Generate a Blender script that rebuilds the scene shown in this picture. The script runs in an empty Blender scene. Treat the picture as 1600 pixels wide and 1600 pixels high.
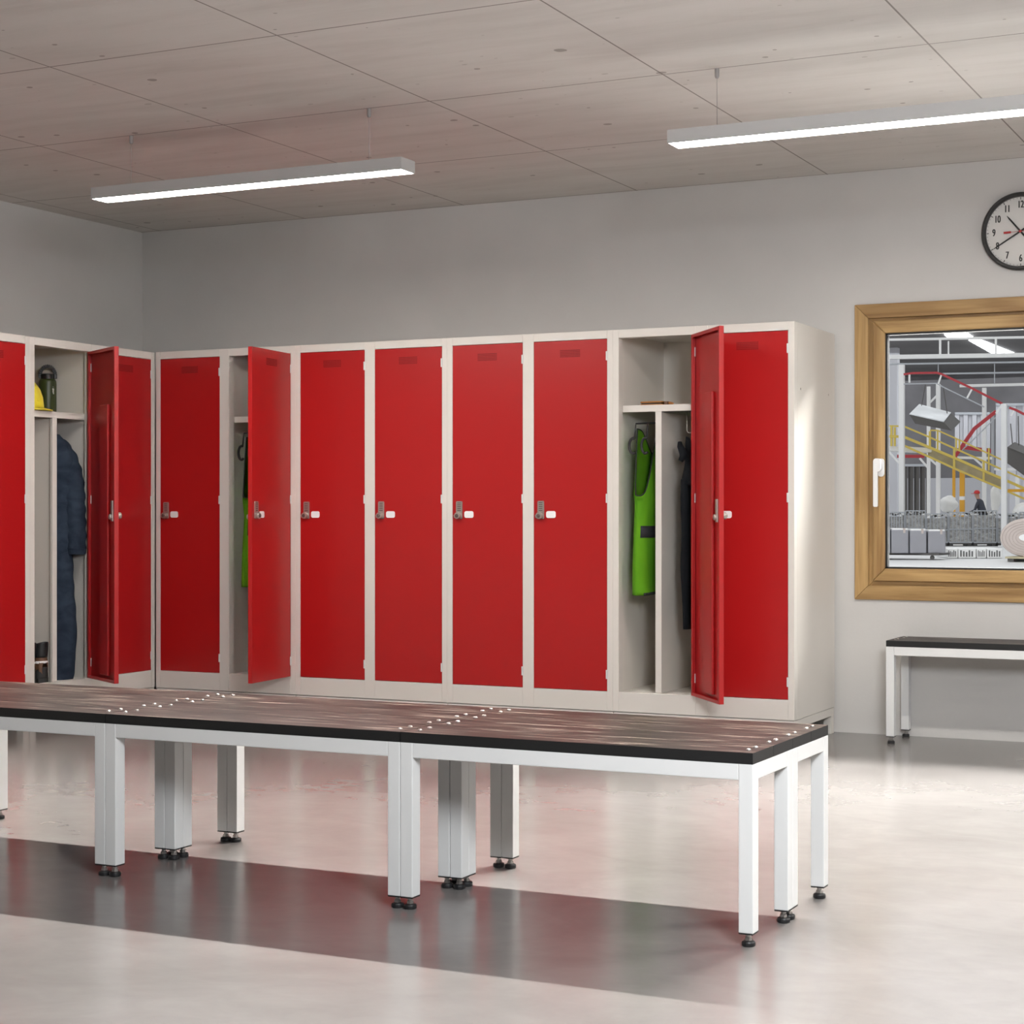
import bpy, bmesh, math, random
from mathutils import Vector, Matrix, Euler
random.seed(7)
SC = bpy.context.scene
COL = SC.collection
PI = math.pi
R = math.radians

# ------------------------------------------------------------------ camera
F_PX, CX, CY, YAW = 2607.9, 1029.7, 802.7, -0.4111
CAM = Vector((6.0373, -7.1117, 1.0554))
cam_d = bpy.data.cameras.new('camera')
cam = bpy.data.objects.new('camera', cam_d)
COL.objects.link(cam)
cam.location = CAM
cam.rotation_euler = (PI / 2, 0, -YAW)
cam_d.sensor_width = 36.0
cam_d.lens = F_PX / 1600 * 36.0
cam_d.shift_x = (800 - CX) / 1600
cam_d.shift_y = (CY - 800) / 1600
cam_d.clip_end = 300
SC.camera = cam


def at(u, v, depth):
    """point of the hall at a given distance along the view axis"""
    s, c = math.sin(YAW), math.cos(YAW)
    a, b = (u - CX) / F_PX, -(v - CY) / F_PX
    return CAM + Vector((s + a * c, c - a * s, b)) * depth


# ------------------------------------------------------------------ materials
def new_mat(name):
    m = bpy.data.materials.new(name)
    m.use_nodes = True
    nt = m.node_tree
    return m, nt, nt.nodes['Principled BSDF']


def plain(name, col, rough=.5, metal=0.0, spec=.5, bump=0.0, bscale=200, emit=None, estr=0, var=0.0, vscale=3.0, coat=0):
    m, nt, b = new_mat(name)
    b.inputs['Base Color'].default_value = (*col, 1)
    b.inputs['Roughness'].default_value = rough
    b.inputs['Metallic'].default_value = metal
    b.inputs['Specular IOR Level'].default_value = spec
    b.inputs['Coat Weight'].default_value = coat
    g = nt.nodes.new('ShaderNodeNewGeometry')
    if emit:
        b.inputs['Emission Color'].default_value = (*emit, 1)
        b.inputs['Emission Strength'].default_value = estr
    n = nt.nodes.new('ShaderNodeTexNoise')
    n.inputs['Scale'].default_value = vscale
    n.inputs['Detail'].default_value = 4
    nt.links.new(g.outputs['Position'], n.inputs['Vector'])
    r = nt.nodes.new('ShaderNodeMapRange')
    r.inputs[1].default_value = .3
    r.inputs[2].default_value = .7
    r.inputs[3].default_value = 1 - max(var, .015)
    r.inputs[4].default_value = 1 + max(var, .015)
    nt.links.new(n.outputs['Fac'], r.inputs[0])
    mx = nt.nodes.new('ShaderNodeMix')
    mx.data_type = 'RGBA'
    mx.blend_type = 'MULTIPLY'
    mx.inputs[0].default_value = 1
    mx.inputs[6].default_value = (*col, 1)
    nt.links.new(r.outputs[0], mx.inputs[7])
    nt.links.new(mx.outputs[2], b.inputs['Base Color'])
    if bump:
        n2 = nt.nodes.new('ShaderNodeTexNoise')
        n2.inputs['Scale'].default_value = bscale
        n2.inputs['Detail'].default_value = 3
        nt.links.new(g.outputs['Position'], n2.inputs['Vector'])
        bp = nt.nodes.new('ShaderNodeBump')
        bp.inputs['Strength'].default_value = bump
        bp.inputs['Distance'].default_value = .002
        nt.links.new(n2.outputs['Fac'], bp.inputs['Height'])
        nt.links.new(bp.outputs['Normal'], b.inputs['Normal'])
    return m


def math_node(nt, op, a, b=None, c=None):
    n = nt.nodes.new('ShaderNodeMath')
    n.operation = op
    for i, x in enumerate((a, b, c)):
        if x is None:
            continue
        if isinstance(x, (int, float)):
            n.inputs[i].default_value = x
        else:
            nt.links.new(x, n.inputs[i])
    return n.outputs[0]


def scaled_pos(nt, s, off=(0, 0, 0)):
    g = nt.nodes.new('ShaderNodeNewGeometry')
    mp = nt.nodes.new('ShaderNodeMapping')
    mp.inputs['Scale'].default_value = s
    mp.inputs['Location'].default_value = off
    nt.links.new(g.outputs['Position'], mp.inputs['Vector'])
    return mp.outputs[0]


def noise(nt, vec, scale=1.0, detail=4, rough=.5, dist=0.0):
    n = nt.nodes.new('ShaderNodeTexNoise')
    n.inputs['Scale'].default_value = scale
    n.inputs['Detail'].default_value = detail
    n.inputs['Roughness'].default_value = rough
    n.inputs['Distortion'].default_value = dist
    nt.links.new(vec, n.inputs['Vector'])
    return n.outputs['Fac']


def ramp(nt, fac, stops):
    n = nt.nodes.new('ShaderNodeValToRGB')
    e = n.color_ramp.elements
    while len(e) < len(stops):
        e.new(.5)
    for i, (p, c) in enumerate(stops):
        e[i].position = p
        e[i].color = (*c, 1)
    nt.links.new(fac, n.inputs[0])
    return n.outputs[0]


def mix(nt, fac, a, b, mode='MIX'):
    n = nt.nodes.new('ShaderNodeMix')
    n.data_type = 'RGBA'
    n.blend_type = mode
    for i, x in ((0, fac), (6, a), (7, b)):
        if isinstance(x, (int, float)):
            n.inputs[i].default_value = x
        elif isinstance(x, tuple):
            n.inputs[i].default_value = (*x, 1)
        else:
            nt.links.new(x, n.inputs[i])
    return n.outputs[2]


def oak(name, axis):
    m, nt, b = new_mat(name)
    s = [38, 38, 38]
    s[axis] = 1.6
    f = noise(nt, scaled_pos(nt, s), 1, 5, .6, .4)
    s2 = [7, 7, 7]
    s2[axis] = .9
    f2 = noise(nt, scaled_pos(nt, s2, (3, 1, 2)), 1, 3, .5, .6)
    c = ramp(nt, f, [(.3, (.30, .17, .062)), (.5, (.46, .29, .115)), (.7, (.55, .365, .16))])
    c2 = ramp(nt, f2, [(.34, (.62, .55, .48)), (.52, (1, 1, 1))])
    nt.links.new(mix(nt, 1.0, c, c2, 'MULTIPLY'), b.inputs['Base Color'])
    b.inputs['Roughness'].default_value = .48
    return m


def ceiling_mat():
    m, nt, b = new_mat('board_formed_concrete')
    g = nt.nodes.new('ShaderNodeNewGeometry')
    sep = nt.nodes.new('ShaderNodeSeparateXYZ')
    nt.links.new(g.outputs['Position'], sep.inputs[0])
    lines = None
    for out, off, period, half in ((0, 1.5265, 1.0136, .0035), (1, -1.3768, .9994, .0035)):
        t = math_node(nt, 'SUBTRACT', sep.outputs[out], off)
        t = math_node(nt, 'DIVIDE', t, period)
        t = math_node(nt, 'ADD', t, .5)
        t = math_node(nt, 'FRACT', t)
        t = math_node(nt, 'SUBTRACT', t, .5)
        t = math_node(nt, 'ABSOLUTE', t)
        t = math_node(nt, 'MULTIPLY', t, period)
        t = math_node(nt, 'LESS_THAN', t, half)
        lines = t if lines is None else math_node(nt, 'MAXIMUM', lines, t)
    streak = noise(nt, scaled_pos(nt, (1.3, 9, 9)), 1, 6, .6, .5)
    blotch = noise(nt, scaled_pos(nt, (.8, 1.1, 1)), 1, 4, .55)
    c = ramp(nt, streak, [(.25, (.62, .59, .56)), (.5, (.69, .665, .635)), (.75, (.73, .705, .68))])
    c = mix(nt, .5, c, ramp(nt, blotch, [(.3, (.82, .81, .80)), (.7, (1, 1, 1))]), 'MULTIPLY')
    vo = nt.nodes.new('ShaderNodeTexVoronoi')
    vo.inputs['Scale'].default_value = 7.5
    vo.inputs['Randomness'].default_value = 1
    nt.links.new(scaled_pos(nt, (.8, 1, 1)), vo.inputs['Vector'])
    size = noise(nt, scaled_pos(nt, (9, 9, 9)), 1, 2)
    rad = math_node(nt, 'MULTIPLY', math_node(nt, 'MAXIMUM', math_node(nt, 'SUBTRACT', size, .38), 0.0), .45)
    pore = math_node(nt, 'LESS_THAN', vo.outputs['Distance'], rad)
    vo2 = nt.nodes.new('ShaderNodeTexVoronoi')
    vo2.inputs['Scale'].default_value = 17
    nt.links.new(scaled_pos(nt, (.55, 1, 1), (5, 2, 0)), vo2.inputs['Vector'])
    size2 = noise(nt, scaled_pos(nt, (5, 8, 5), (9, 9, 0)), 1, 2)
    rad2 = math_node(nt, 'MULTIPLY', math_node(nt, 'MAXIMUM', math_node(nt, 'SUBTRACT', size2, .43), 0.0), .5)
    pore2 = math_node(nt, 'LESS_THAN', vo2.outputs['Distance'], rad2)
    c = mix(nt, math_node(nt, 'MULTIPLY', pore, .6), c, (.2, .17, .15))
    c = mix(nt, math_node(nt, 'MULTIPLY', pore2, .35), c, (.25, .22, .19))
    c = mix(nt, math_node(nt, 'MULTIPLY', lines, .78), c, (.16, .135, .12))
    nt.links.new(c, b.inputs['Base Color'])
    b.inputs['Roughness'].default_value = .75
    b.inputs['Specular IOR Level'].default_value = .25
    bp = nt.nodes.new('ShaderNodeBump')
    bp.inputs['Strength'].default_value = .15
    bp.inputs['Distance'].default_value = .004
    nt.links.new(streak, bp.inputs['Height'])
    nt.links.new(bp.outputs['Normal'], b.inputs['Normal'])
    return m


def floor_mat():
    m, nt, b = new_mat('polished_concrete_floor')
    f1 = noise(nt, scaled_pos(nt, (1.1, 1.1, 1)), 1, 6, .6, .8)
    f2 = noise(nt, scaled_pos(nt, (2.6, 4.2, 4)), 1, 5, .6, 1.4)
    f3 = noise(nt, scaled_pos(nt, (7, 11, 9)), 1, 3, .55, .8)
    c = ramp(nt, f1, [(.3, (.178, .166, .160)), (.7, (.225, .212, .205))])
    c = mix(nt, .4, c, ramp(nt, f2, [(.28, (.80, .79, .78)), (.70, (1.08, 1.07, 1.07))]), 'MULTIPLY')
    c = mix(nt, .3, c, ramp(nt, f3, [(.25, (.82, .82, .82)), (.7, (1.08, 1.08, 1.08))]), 'MULTIPLY')
    nt.links.new(c, b.inputs['Base Color'])
    rr = nt.nodes.new('ShaderNodeMapRange')
    rr.inputs[1].default_value = .35
    rr.inputs[2].default_value = .65
    rr.inputs[3].default_value = .2
    rr.inputs[4].default_value = .205
    nt.links.new(f1, rr.inputs[0])
    nt.links.new(rr.outputs[0], b.inputs['Roughness'])
    b.inputs['Specular IOR Level'].default_value = .45
    return m


def bench_top_mat():
    m, nt, b = new_mat('dark_streaked_laminate')
    f1 = noise(nt, scaled_pos(nt, (3.2, 62, 40)), 1, 6, .72, .2)
    f2 = noise(nt, scaled_pos(nt, (1.2, 45, 20), (4, 4, 4)), 1, 4, .6, .4)
    c = ramp(nt, f1, [(.34, (.012, .008, .007)), (.50, (.026, .018, .016)), (.575, (.075, .058, .050)), (.64, (.34, .28, .245))])
    c = mix(nt, .7, c, ramp(nt, f2, [(.35, (.5, .48, .46)), (.65, (1.3, 1.25, 1.2))]), 'MULTIPLY')
    nt.links.new(c, b.inputs['Base Color'])
    b.inputs['Roughness'].default_value = .34
    b.inputs['IOR'].default_value = 1.13
    return m


def cloth(name, col, dark, scale=(14, 14, 3), rough=.85, fine=900, bump=.35):
    m, nt, b = new_mat(name)
    f = noise(nt, scaled_pos(nt, scale), 1, 4, .55, .6)
    nt.links.new(ramp(nt, f, [(.3, dark), (.65, col)]), b.inputs['Base Color'])
    b.inputs['Roughness'].default_value = rough
    b.inputs['Specular IOR Level'].default_value = .2
    f2 = noise(nt, scaled_pos(nt, (fine, fine, fine)), 1, 2)
    bp = nt.nodes.new('ShaderNodeBump')
    bp.inputs['Strength'].default_value = bump
    bp.inputs['Distance'].default_value = .002
    nt.links.new(f2, bp.inputs['Height'])
    nt.links.new(bp.outputs['Normal'], b.inputs['Normal'])
    return m


def glass_mat():
    m = bpy.data.materials.new('window_glass')
    m.use_nodes = True
    nt = m.node_tree
    nt.nodes.clear()
    o = nt.nodes.new('ShaderNodeOutputMaterial')
    t = nt.nodes.new('ShaderNodeBsdfTransparent')
    t.inputs[0].default_value = (.97, .98, .98, 1)
    g = nt.nodes.new('ShaderNodeBsdfGlossy')
    g.inputs['Roughness'].default_value = .02
    fr = nt.nodes.new('ShaderNodeFresnel')
    fr.inputs[0].default_value = 1.35
    mx = nt.nodes.new('ShaderNodeMixShader')
    nt.links.new(fr.outputs[0], mx.inputs[0])
    nt.links.new(t.outputs[0], mx.inputs[1])
    nt.links.new(g.outputs[0], mx.inputs[2])
    nt.links.new(mx.outputs[0], o.inputs[0])
    return m


def cage_mat():
    """galvanised mesh and the mixed pale waste that fills the cages"""
    m, nt, b = new_mat('cage_mesh_fill')
    f = noise(nt, scaled_pos(nt, (5, 5, 7)), 1, 8, .8, 1.0)
    nt.links.new(ramp(nt, f, [(.32, (.16, .155, .15)), (.5, (.36, .355, .34)), (.68, (.66, .65, .62))]), b.inputs['Base Color'])
    b.inputs['Roughness'].default_value = .8
    return m


def lamp_mat(name, col, strength):
    m, nt, b = new_mat(name)
    b.inputs['Base Color'].default_value = (.9, .9, .9, 1)
    b.inputs['Emission Color'].default_value = (*col, 1)
    b.inputs['Emission Strength'].default_value = strength
    return m


LAMP_COL = (1.0, .955, .90)
M = dict(
    wall=plain('painted_plaster', (.60, .585, .565), .85, spec=.2, bump=.25, bscale=60, var=.03, vscale=2.5),
    wall_grey=plain('grey_plaster', (.26, .255, .25), .85, spec=.2, bump=.25, bscale=60, var=.03, vscale=2.5),
    ceiling=ceiling_mat(), floor=floor_mat(),
    white=plain('ivory_powder_coat', (.70, .665, .615), .42, bump=.06, bscale=700),
    inner=plain('ivory_interior', (.74, .70, .645), .5, bump=.05, bscale=700),
    red=plain('red_powder_coat', (.40, .007, .008), .36, bump=.10, bscale=650, var=.02, spec=.5),
    redin=plain('red_powder_coat_inside', (.42, .010, .011), .40, bump=.08, bscale=650, spec=.5),
    hole=plain('perforation_shadow', (.12, .004, .004), .8),
    hinge=plain('hinge_grey_white', (.66, .66, .65), .35),
    metal=plain('brushed_zinc', (.52, .47, .43), .36, metal=.85, bump=.1, bscale=400),
    metal_dark=plain('zinc_groove', (.16, .13, .12), .5, metal=.6),
    plate=plain('white_label', (.86, .86, .86), .5),
    frame=plain('silver_white_frame', (.72, .725, .72), .38, bump=.08, bscale=900),
    plank=bench_top_mat(),
    edge=plain('black_laminate_edge', (.006, .006, .006), .55, bump=.2, bscale=300),
    black=plain('black_plastic', (.010, .010, .011), .45),
    chrome=plain('bolt_steel', (.48, .46, .44), .34, metal=1.0),
    lamp_body=plain('lamp_aluminium', (.50, .49, .48), .5, metal=.15),
    wire=plain('steel_wire', (.32, .30, .29), .5, metal=.4),
    glow=lamp_mat('lamp_diffuser', LAMP_COL, 82),
    oak_h=oak('oak_grain_horizontal', 0), oak_v=oak('oak_grain_vertical', 2),
    gasket=plain('black_gasket', (.012, .012, .012), .5),
    glass=glass_mat(), handle_white=plain('white_handle', (.84, .84, .83), .35),
    clock_rim=plain('clock_rim', (.022, .021, .020), .4), dial=plain('clock_dial', (.66, .64, .61), .6),
    ink=plain('dial_ink', (.02, .018, .017), .6), red_ink=plain('second_hand_red', (.42, .03, .03), .5),
    vest=cloth('hi_vis_fabric', (.115, .33, .010), (.075, .25, .008), (9, 9, 2.5)),
    vest_in=cloth('hi_vis_lining', (.24, .40, .02), (.16, .3, .015), (9, 9, 2.5)),
    piping=plain('dark_piping', (.012, .014, .012), .8), band=plain('black_band', (.014, .016, .02), .75, bump=.3, bscale=900),
    denim=cloth('black_denim', (.006, .0075, .010), (.003, .0035, .005), (12, 12, 3)),
    thread=plain('seam_thread', (.10, .095, .085), .8),
    navy=cloth('navy_workwear', (.036, .053, .082), (.018, .027, .045), (10, 10, 16)),
    green=plain('olive_bottle', (.034, .046, .010), .38, bump=.1, bscale=900),
    logo=plain('white_print', (.75, .75, .72), .6),
    yellow=plain('yellow_shell', (.80, .67, .05), .35),
    leather=plain('brown_leather', (.14, .066, .034), .6, bump=.4, bscale=250, var=.15, vscale=30),
    rubber=plain('black_rubber', (.018, .017, .016), .6), reflect=plain('reflective_strip', (.75, .73, .71), .4),
    accent=plain('yellow_accent', (.4, .36, .02), .6),
    amber=plain('amber_leather', (.34, .13, .02), .5, bump=.3, bscale=300),
    h_floor=plain('hall_floor_paint', (.62, .62, .62), .5, var=.05, vscale=.3),
    h_wall=plain('hall_panel_grey', (.20, .195, .205), .8, var=.25, vscale=.5),
    h_pale=plain('hall_panel_pale', (.52, .52, .55), .8, var=.06, vscale=.3),
    h_roof=plain('hall_roof', (.13, .125, .125), .9, var=.25, vscale=.25),
    h_white=plain('hall_white_steel', (.80, .80, .79), .5),
    h_grey=plain('hall_grey_steel', (.40, .42, .45), .5),
    h_red=plain('hall_red_rail', (.42, .035, .045), .5), h_yellow=plain('hall_yellow_paint', (.66, .50, .10), .5),
    h_orange=plain('hall_orange_post', (.72, .36, .02), .5), h_dark=plain('hall_dark_bin', (.075, .070, .066), .6),
    h_panel=plain('hall_zinc_sheet', (.70, .72, .74), .35, metal=.3, var=.2, vscale=1.2),
    h_wrap=plain('grey_wrapped_board', (.27, .27, .295), .7, var=.06, vscale=1.5),
    h_roll=plain('pale_felt_roll', (.50, .43, .395), .9, var=.05, vscale=3), h_rollend=plain('felt_spiral_line', (.40, .34, .31), .9),
    h_glow=lamp_mat('hall_light_strip', (.95, .97, 1.0), 14),
    cage=cage_mat(), h_beige=plain('yellowed_mesh_panel', (.42, .37, .24), .7, var=.2, vscale=2),
    skin=plain('skin', (.45, .26, .19), .6), dark_cloth=plain('dark_work_cloth', (.04, .045, .065), .85),
    h_cap=plain('red_cap', (.55, .03, .03), .6), h_stripe=plain('bundle_print', (.12, .12, .12), .7),
)


# ------------------------------------------------------------------ mesh building
class MB:
    def __init__(self):
        self.v, self.f, self.m = [], [], []
        self.mats = []

    def mi(self, mat):
        mat = M[mat] if isinstance(mat, str) else mat
        if mat not in self.mats:
            self.mats.append(mat)
        return self.mats.index(mat)

    def poly(self, pts, mat):
        k = len(self.v)
        self.v += [tuple(p) for p in pts]
        self.f.append(tuple(range(k, k + len(pts))))
        self.m.append(self.mi(mat))

    def mesh(self, verts, faces, mat):
        k = len(self.v)
        self.v += [tuple(p) for p in verts]
        i = self.mi(mat)
        for f in faces:
            self.f.append(tuple(k + x for x in f))
            self.m.append(i)
        return self

    def box(self, x0, x1, y0, y1, z0, z1, mat, top=None):
        vs = [(x0, y0, z0), (x1, y0, z0), (x1, y1, z0), (x0, y1, z0), (x0, y0, z1), (x1, y0, z1), (x1, y1, z1), (x0, y1, z1)]
        self.mesh(vs, [(0, 3, 2, 1), (0, 1, 5, 4), (1, 2, 6, 5), (2, 3, 7, 6), (3, 0, 4, 7)], mat)
        k = len(self.v) - 8
        self.f.append((k + 4, k + 5, k + 6, k + 7))
        self.m.append(self.mi(top or mat))
        return self

    def bar(self, p, q, w, h, mat, up=(0, 0, 1)):
        p, q = Vector(p), Vector(q)
        d = (q - p).normalized()
        u = Vector(up)
        s = d.cross(u)
        if s.length < 1e-4:
            s = d.cross(Vector((1, 0, 0)))
        s.normalize()
        t = s.cross(d).normalized()
        s, t = s * w / 2, t * h / 2
        vs = [e + a * s + b * t for e in (p, q) for a, b in ((-1, -1), (1, -1), (1, 1), (-1, 1))]
        self.mesh(vs, [(3, 2, 1, 0), (4, 5, 6, 7), (0, 1, 5, 4), (1, 2, 6, 5), (2, 3, 7, 6), (3, 0, 4, 7)], mat)
        return self

    def tube(self, pts, r, mat, n=10, closed=False, caps=True):
        pts = [Vector(p) for p in pts]
        rs = r if isinstance(r, (list, tuple)) else [r] * len(pts)
        N = len(pts)
        rings = []
        prev = None
        for i, p in enumerate(pts):
            if closed:
                d = pts[(i + 1) % N] - pts[i - 1]
            else:
                d = pts[min(i + 1, N - 1)] - pts[max(i - 1, 0)]
            d.normalize()
            if prev is None:
                a = d.orthogonal().normalized()
            else:
                a = (prev - d * prev.dot(d))
                a = a.normalized() if a.length > 1e-6 else d.orthogonal().normalized()
            prev = a
            b = d.cross(a)
            rings.append([p + (a * math.cos(2 * PI * k / n) + b * math.sin(2 * PI * k / n)) * rs[i] for k in range(n)])
        vs = [v for ring in rings for v in ring]
        fs = []
        for i in range(N if closed else N - 1):
            j = (i + 1) % N
            for k in range(n):
                k2 = (k + 1) % n
                fs.append((i * n + k, i * n + k2, j * n + k2, j * n + k))
        if caps and not closed:
            fs.append(tuple(reversed(range(n))))
            fs.append(tuple((N - 1) * n + k for k in range(n)))
        self.mesh(vs, fs, mat)
        return self

    def lathe(self, prof, mat, c=(0, 0, 0), n=24, axis='z', sx=1, sy=1):
        """prof: list of (radius, height)"""
        vs, fs = [], []
        for r, h in prof:
            for k in range(n):
                a = 2 * PI * k / n
                x, y = r * math.cos(a) * sx, r * math.sin(a) * sy
                p = (x, y, h) if axis == 'z' else ((x, h, y) if axis == 'y' else (h, x, y))
                vs.append((c[0] + p[0], c[1] + p[1], c[2] + p[2]))
        for i in range(len(prof) - 1):
            for k in range(n):
                k2 = (k + 1) % n
                q = (i * n + k, i * n + k2, (i + 1) * n + k2, (i + 1) * n + k)
                fs.append(q if axis != 'y' else tuple(reversed(q)))
        a = tuple(reversed(range(n)))
        b = tuple((len(prof) - 1) * n + k for k in range(n))
        fs += [a, b] if axis != 'y' else [tuple(reversed(a)), tuple(reversed(b))]
        self.mesh(vs, fs, mat)
        return self

    def grid(self, fn, nu, nv, mat, close_u=False):
        vs = [fn(i / nu, j / nv) for j in range(nv + 1) for i in range(nu if close_u else nu + 1)]
        w = nu if close_u else nu + 1
        fs = []
        for j in range(nv):
            for i in range(nu):
                i2 = (i + 1) % w if close_u else i + 1
                fs.append((j * w + i, j * w + i2, (j + 1) * w + i2, (j + 1) * w + i))
        self.mesh(vs, fs, mat)
        return self

    def build(self, name, parent=None, bevel=0, smooth=False, seg=2, solid=0, subsurf=0, recalc=True):
        me = bpy.data.meshes.new(name)
        me.from_pydata(self.v, [], self.f)
        for mt in self.mats:
            me.materials.append(mt)
        me.polygons.foreach_set('material_index', self.m)
        if recalc:
            bm = bmesh.new()
            bm.from_mesh(me)
            bmesh.ops.recalc_face_normals(bm, faces=bm.faces)
            bm.to_mesh(me)
            bm.free()
        if smooth:
            me.polygons.foreach_set('use_smooth', [True] * len(me.polygons))
        me.update()
        o = bpy.data.objects.new(name, me)
        COL.objects.link(o)
        if parent:
            o.parent = parent
        if solid:
            md = o.modifiers.new('thickness', 'SOLIDIFY')
            md.thickness = solid
            md.offset = 0
        if bevel:
            md = o.modifiers.new('edge', 'BEVEL')
            md.width = bevel
            md.segments = seg
            md.limit_method = 'ANGLE'
            md.angle_limit = R(40)
        if subsurf:
            md = o.modifiers.new('sub', 'SUBSURF')
            md.levels = md.render_levels = subsurf
        return o


def tag(o, label=None, cat=None, group=None, kind=None):
    for k, v in (('label', label), ('category', cat), ('group', group), ('kind', kind)):
        if v:
            o[k] = v
    return o


def empty(name, loc=(0, 0, 0), rz=0.0):
    o = bpy.data.objects.new(name, None)
    o.empty_display_size = .1
    COL.objects.link(o)
    o.location = loc
    o.rotation_euler = (0, 0, rz)
    return o


def kids(o):
    return [c for c in bpy.data.objects if c.parent == o]


def copy_tree(o, parent=None):
    c = o.copy()
    COL.objects.link(c)
    c.parent = parent
    for ch in kids(o):
        copy_tree(ch, c)
    return c


# ------------------------------------------------------------------ the room
X0, X1, Y0, Y1, H = -.637, 8.0, -8.6, .632, 2.70
WX0, WX1, WZ0, WZ1 = 3.6927, 5.45, .6440, 2.0589        # outer edge of window frame
HX0, HX1, HZ0, HZ1 = WX0 + .03, WX1 - .03, WZ0 + .03, WZ1 - .03    # hole in wall
T = .18


def struct(name, mb, parent=None, **k):
    return tag(mb.build(name, parent, **k), kind='structure')


struct('floor', MB().box(X0 - T, X1 + T, Y0 - T, Y1 + T, -.2, 0, 'floor'))
struct('ceiling', MB().box(X0 - T, X1 + T, Y0 - T, Y1 + T, H, H + .2, 'ceiling'))
struct('wall_left', MB().box(X0 - T, X0, Y0 - T, Y1 + T, 0, H, 'wall'))
struct('wall_right', MB().box(X1, X1 + T, Y0 - T, Y1 + T, 0, H, 'wall_grey'))
struct('wall_front', MB().box(X0, X1, Y0 - T, Y0, 0, H, 'wall_grey'))
wb = MB()
xs, zs = [X0, HX0, HX1, X1], [0, HZ0, HZ1, H]
vid = {}
for yi, y in enumerate((Y1, Y1 + T)):
    for i, x in enumerate(xs):
        for j, z in enumerate(zs):
            vid[(yi, i, j)] = len(wb.v)
            wb.v.append((x, y, z))
wi = wb.mi('wall')
for yi in (0, 1):
    for i in range(3):
        for j in range(3):
            if (i, j) != (1, 1):
                wb.f.append((vid[(yi, i, j)], vid[(yi, i + 1, j)], vid[(yi, i + 1, j + 1)], vid[(yi, i, j + 1)]))
                wb.m.append(wi)
for a, b_ in (((1, 1), (2, 1)), ((2, 1), (2, 2)), ((2, 2), (1, 2)), ((1, 2), (1, 1)), ((0, 0), (3, 0)), ((3, 0), (3, 3)), ((3, 3), (0, 3)), ((0, 3), (0, 0))):
    wb.f.append((vid[(0, *a)], vid[(0, *b_)], vid[(1, *b_)], vid[(1, *a)]))
    wb.m.append(wi)
struct('wall_back', wb)


# window: frame > members, sash > members, glass, handle
def mitred(x0, x1, z0, z1, w, y0, y1, bev=0.004):
    """four mitred members around a rectangle, front at y0"""
    m = MB()
    o = [(x0, z0), (x1, z0), (x1, z1), (x0, z1)]
    i = [(x0 + w, z0 + w), (x1 - w, z0 + w), (x1 - w, z1 - w), (x0 + w, z1 - w)]
    for k in range(4):
        k2 = (k + 1) % 4
        mat = 'oak_h' if k in (0, 2) else 'oak_v'
        q = [o[k], o[k2], i[k2], i[k]]
        g = .0008
        if k == 0: q = [(q[0][0] + g, q[0][1]), (q[1][0] - g, q[1][1]), (q[2][0] - g, q[2][1]), (q[3][0] + g, q[3][1])]
        if k == 2: q = [(q[0][0] - g, q[0][1]), (q[1][0] + g, q[1][1]), (q[2][0] + g, q[2][1]), (q[3][0] - g, q[3][1])]
        vs = [(x, y0, z) for x, z in q] + [(x, y1, z) for x, z in q]
        m.mesh(vs, [(0, 1, 2, 3), (7, 6, 5, 4), (0, 4, 5, 1), (1, 5, 6, 2), (2, 6, 7, 3), (3, 7, 4, 0)], mat)
    return m


win = empty('window_1', (0, 0, 0))
tag(win, kind='structure')
YF = Y1 - .014
tag(mitred(WX0, WX1, WZ0, WZ1, .068, YF, Y1 + .10).build('outer_frame', win, bevel=.0025), kind='structure')
tag(mitred(WX0 + .066, WX1 - .066, WZ0 + .066, WZ1 - .066, .036, Y1 + .004, Y1 + .10).build('frame_rebate', win, bevel=.002), kind='structure')
sash = tag(mitred(WX0 + .093, WX1 - .093, WZ0 + .090, WZ1 - .083, .060, YF - .010, Y1 + .022).build('sash', win, bevel=.005, seg=3), kind='structure')
gx0, gx1, gz0, gz1 = WX0 + .150, WX1 - .150, WZ0 + .1465, WZ1 - .1395
gm = MB()
for a in ((gx0, gx1, gz0, gz0 + .012), (gx0, gx1, gz1 - .0125, gz1), (gx0, gx0 + .0125, gz0, gz1), (gx1 - .0125, gx1, gz0, gz1)):
    gm.box(a[0], a[1], YF + .001, Y1 + .021, a[2], a[3], 'gasket')
tag(gm.build('gasket', win), kind='structure')
tag(MB().box(gx0 + .005, gx1 - .005, Y1 + .012, Y1 + .016, gz0 + .005, gz1 - .005, 'glass').build('pane', win), kind='structure')
hd = MB()
hx, hy = 3.823, YF - .010


def rbox(m, x0, x1, y0, y1, z0, z1, r, mat, n=6):
    """rounded plate in the xz plane"""
    pts = []
    for cx_, cz_, a0 in ((x1 - r, z1 - r, 0), (x0 + r, z1 - r, 90), (x0 + r, z0 + r, 180), (x1 - r, z0 + r, 270)):
        for k in range(n + 1):
            a = R(a0 + 90 * k / n)
            pts.append((cx_ + r * math.cos(a), cz_ + r * math.sin(a)))
    N = len(pts)
    vs = [(x, y0, z) for x, z in pts] + [(x, y1, z) for x, z in pts]
    m.mesh(vs, [tuple(range(N)), tuple(range(2 * N - 1, N - 1, -1))] + [(i, N + i, N + (i + 1) % N, (i + 1) % N) for i in range(N)], mat)


rbox(hd, hx - .009, hx + .022, hy - .012, hy, 1.232, 1.318, .014, 'handle_white')
rbox(hd, hx - .0215, hx + .0135, hy - .034, hy - .006, 1.256, 1.317, .013, 'handle_white')
rbox(hd, hx - .022, hx + .014, hy - .046, hy - .032, 1.255, 1.318, .014, 'handle_white')
rbox(hd, hx - .0215, hx - .001, hy - .0475, hy - .033, 1.088, 1.290, .007, 'handle_white')
tag(hd.build('handle', win), kind='structure')

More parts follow.
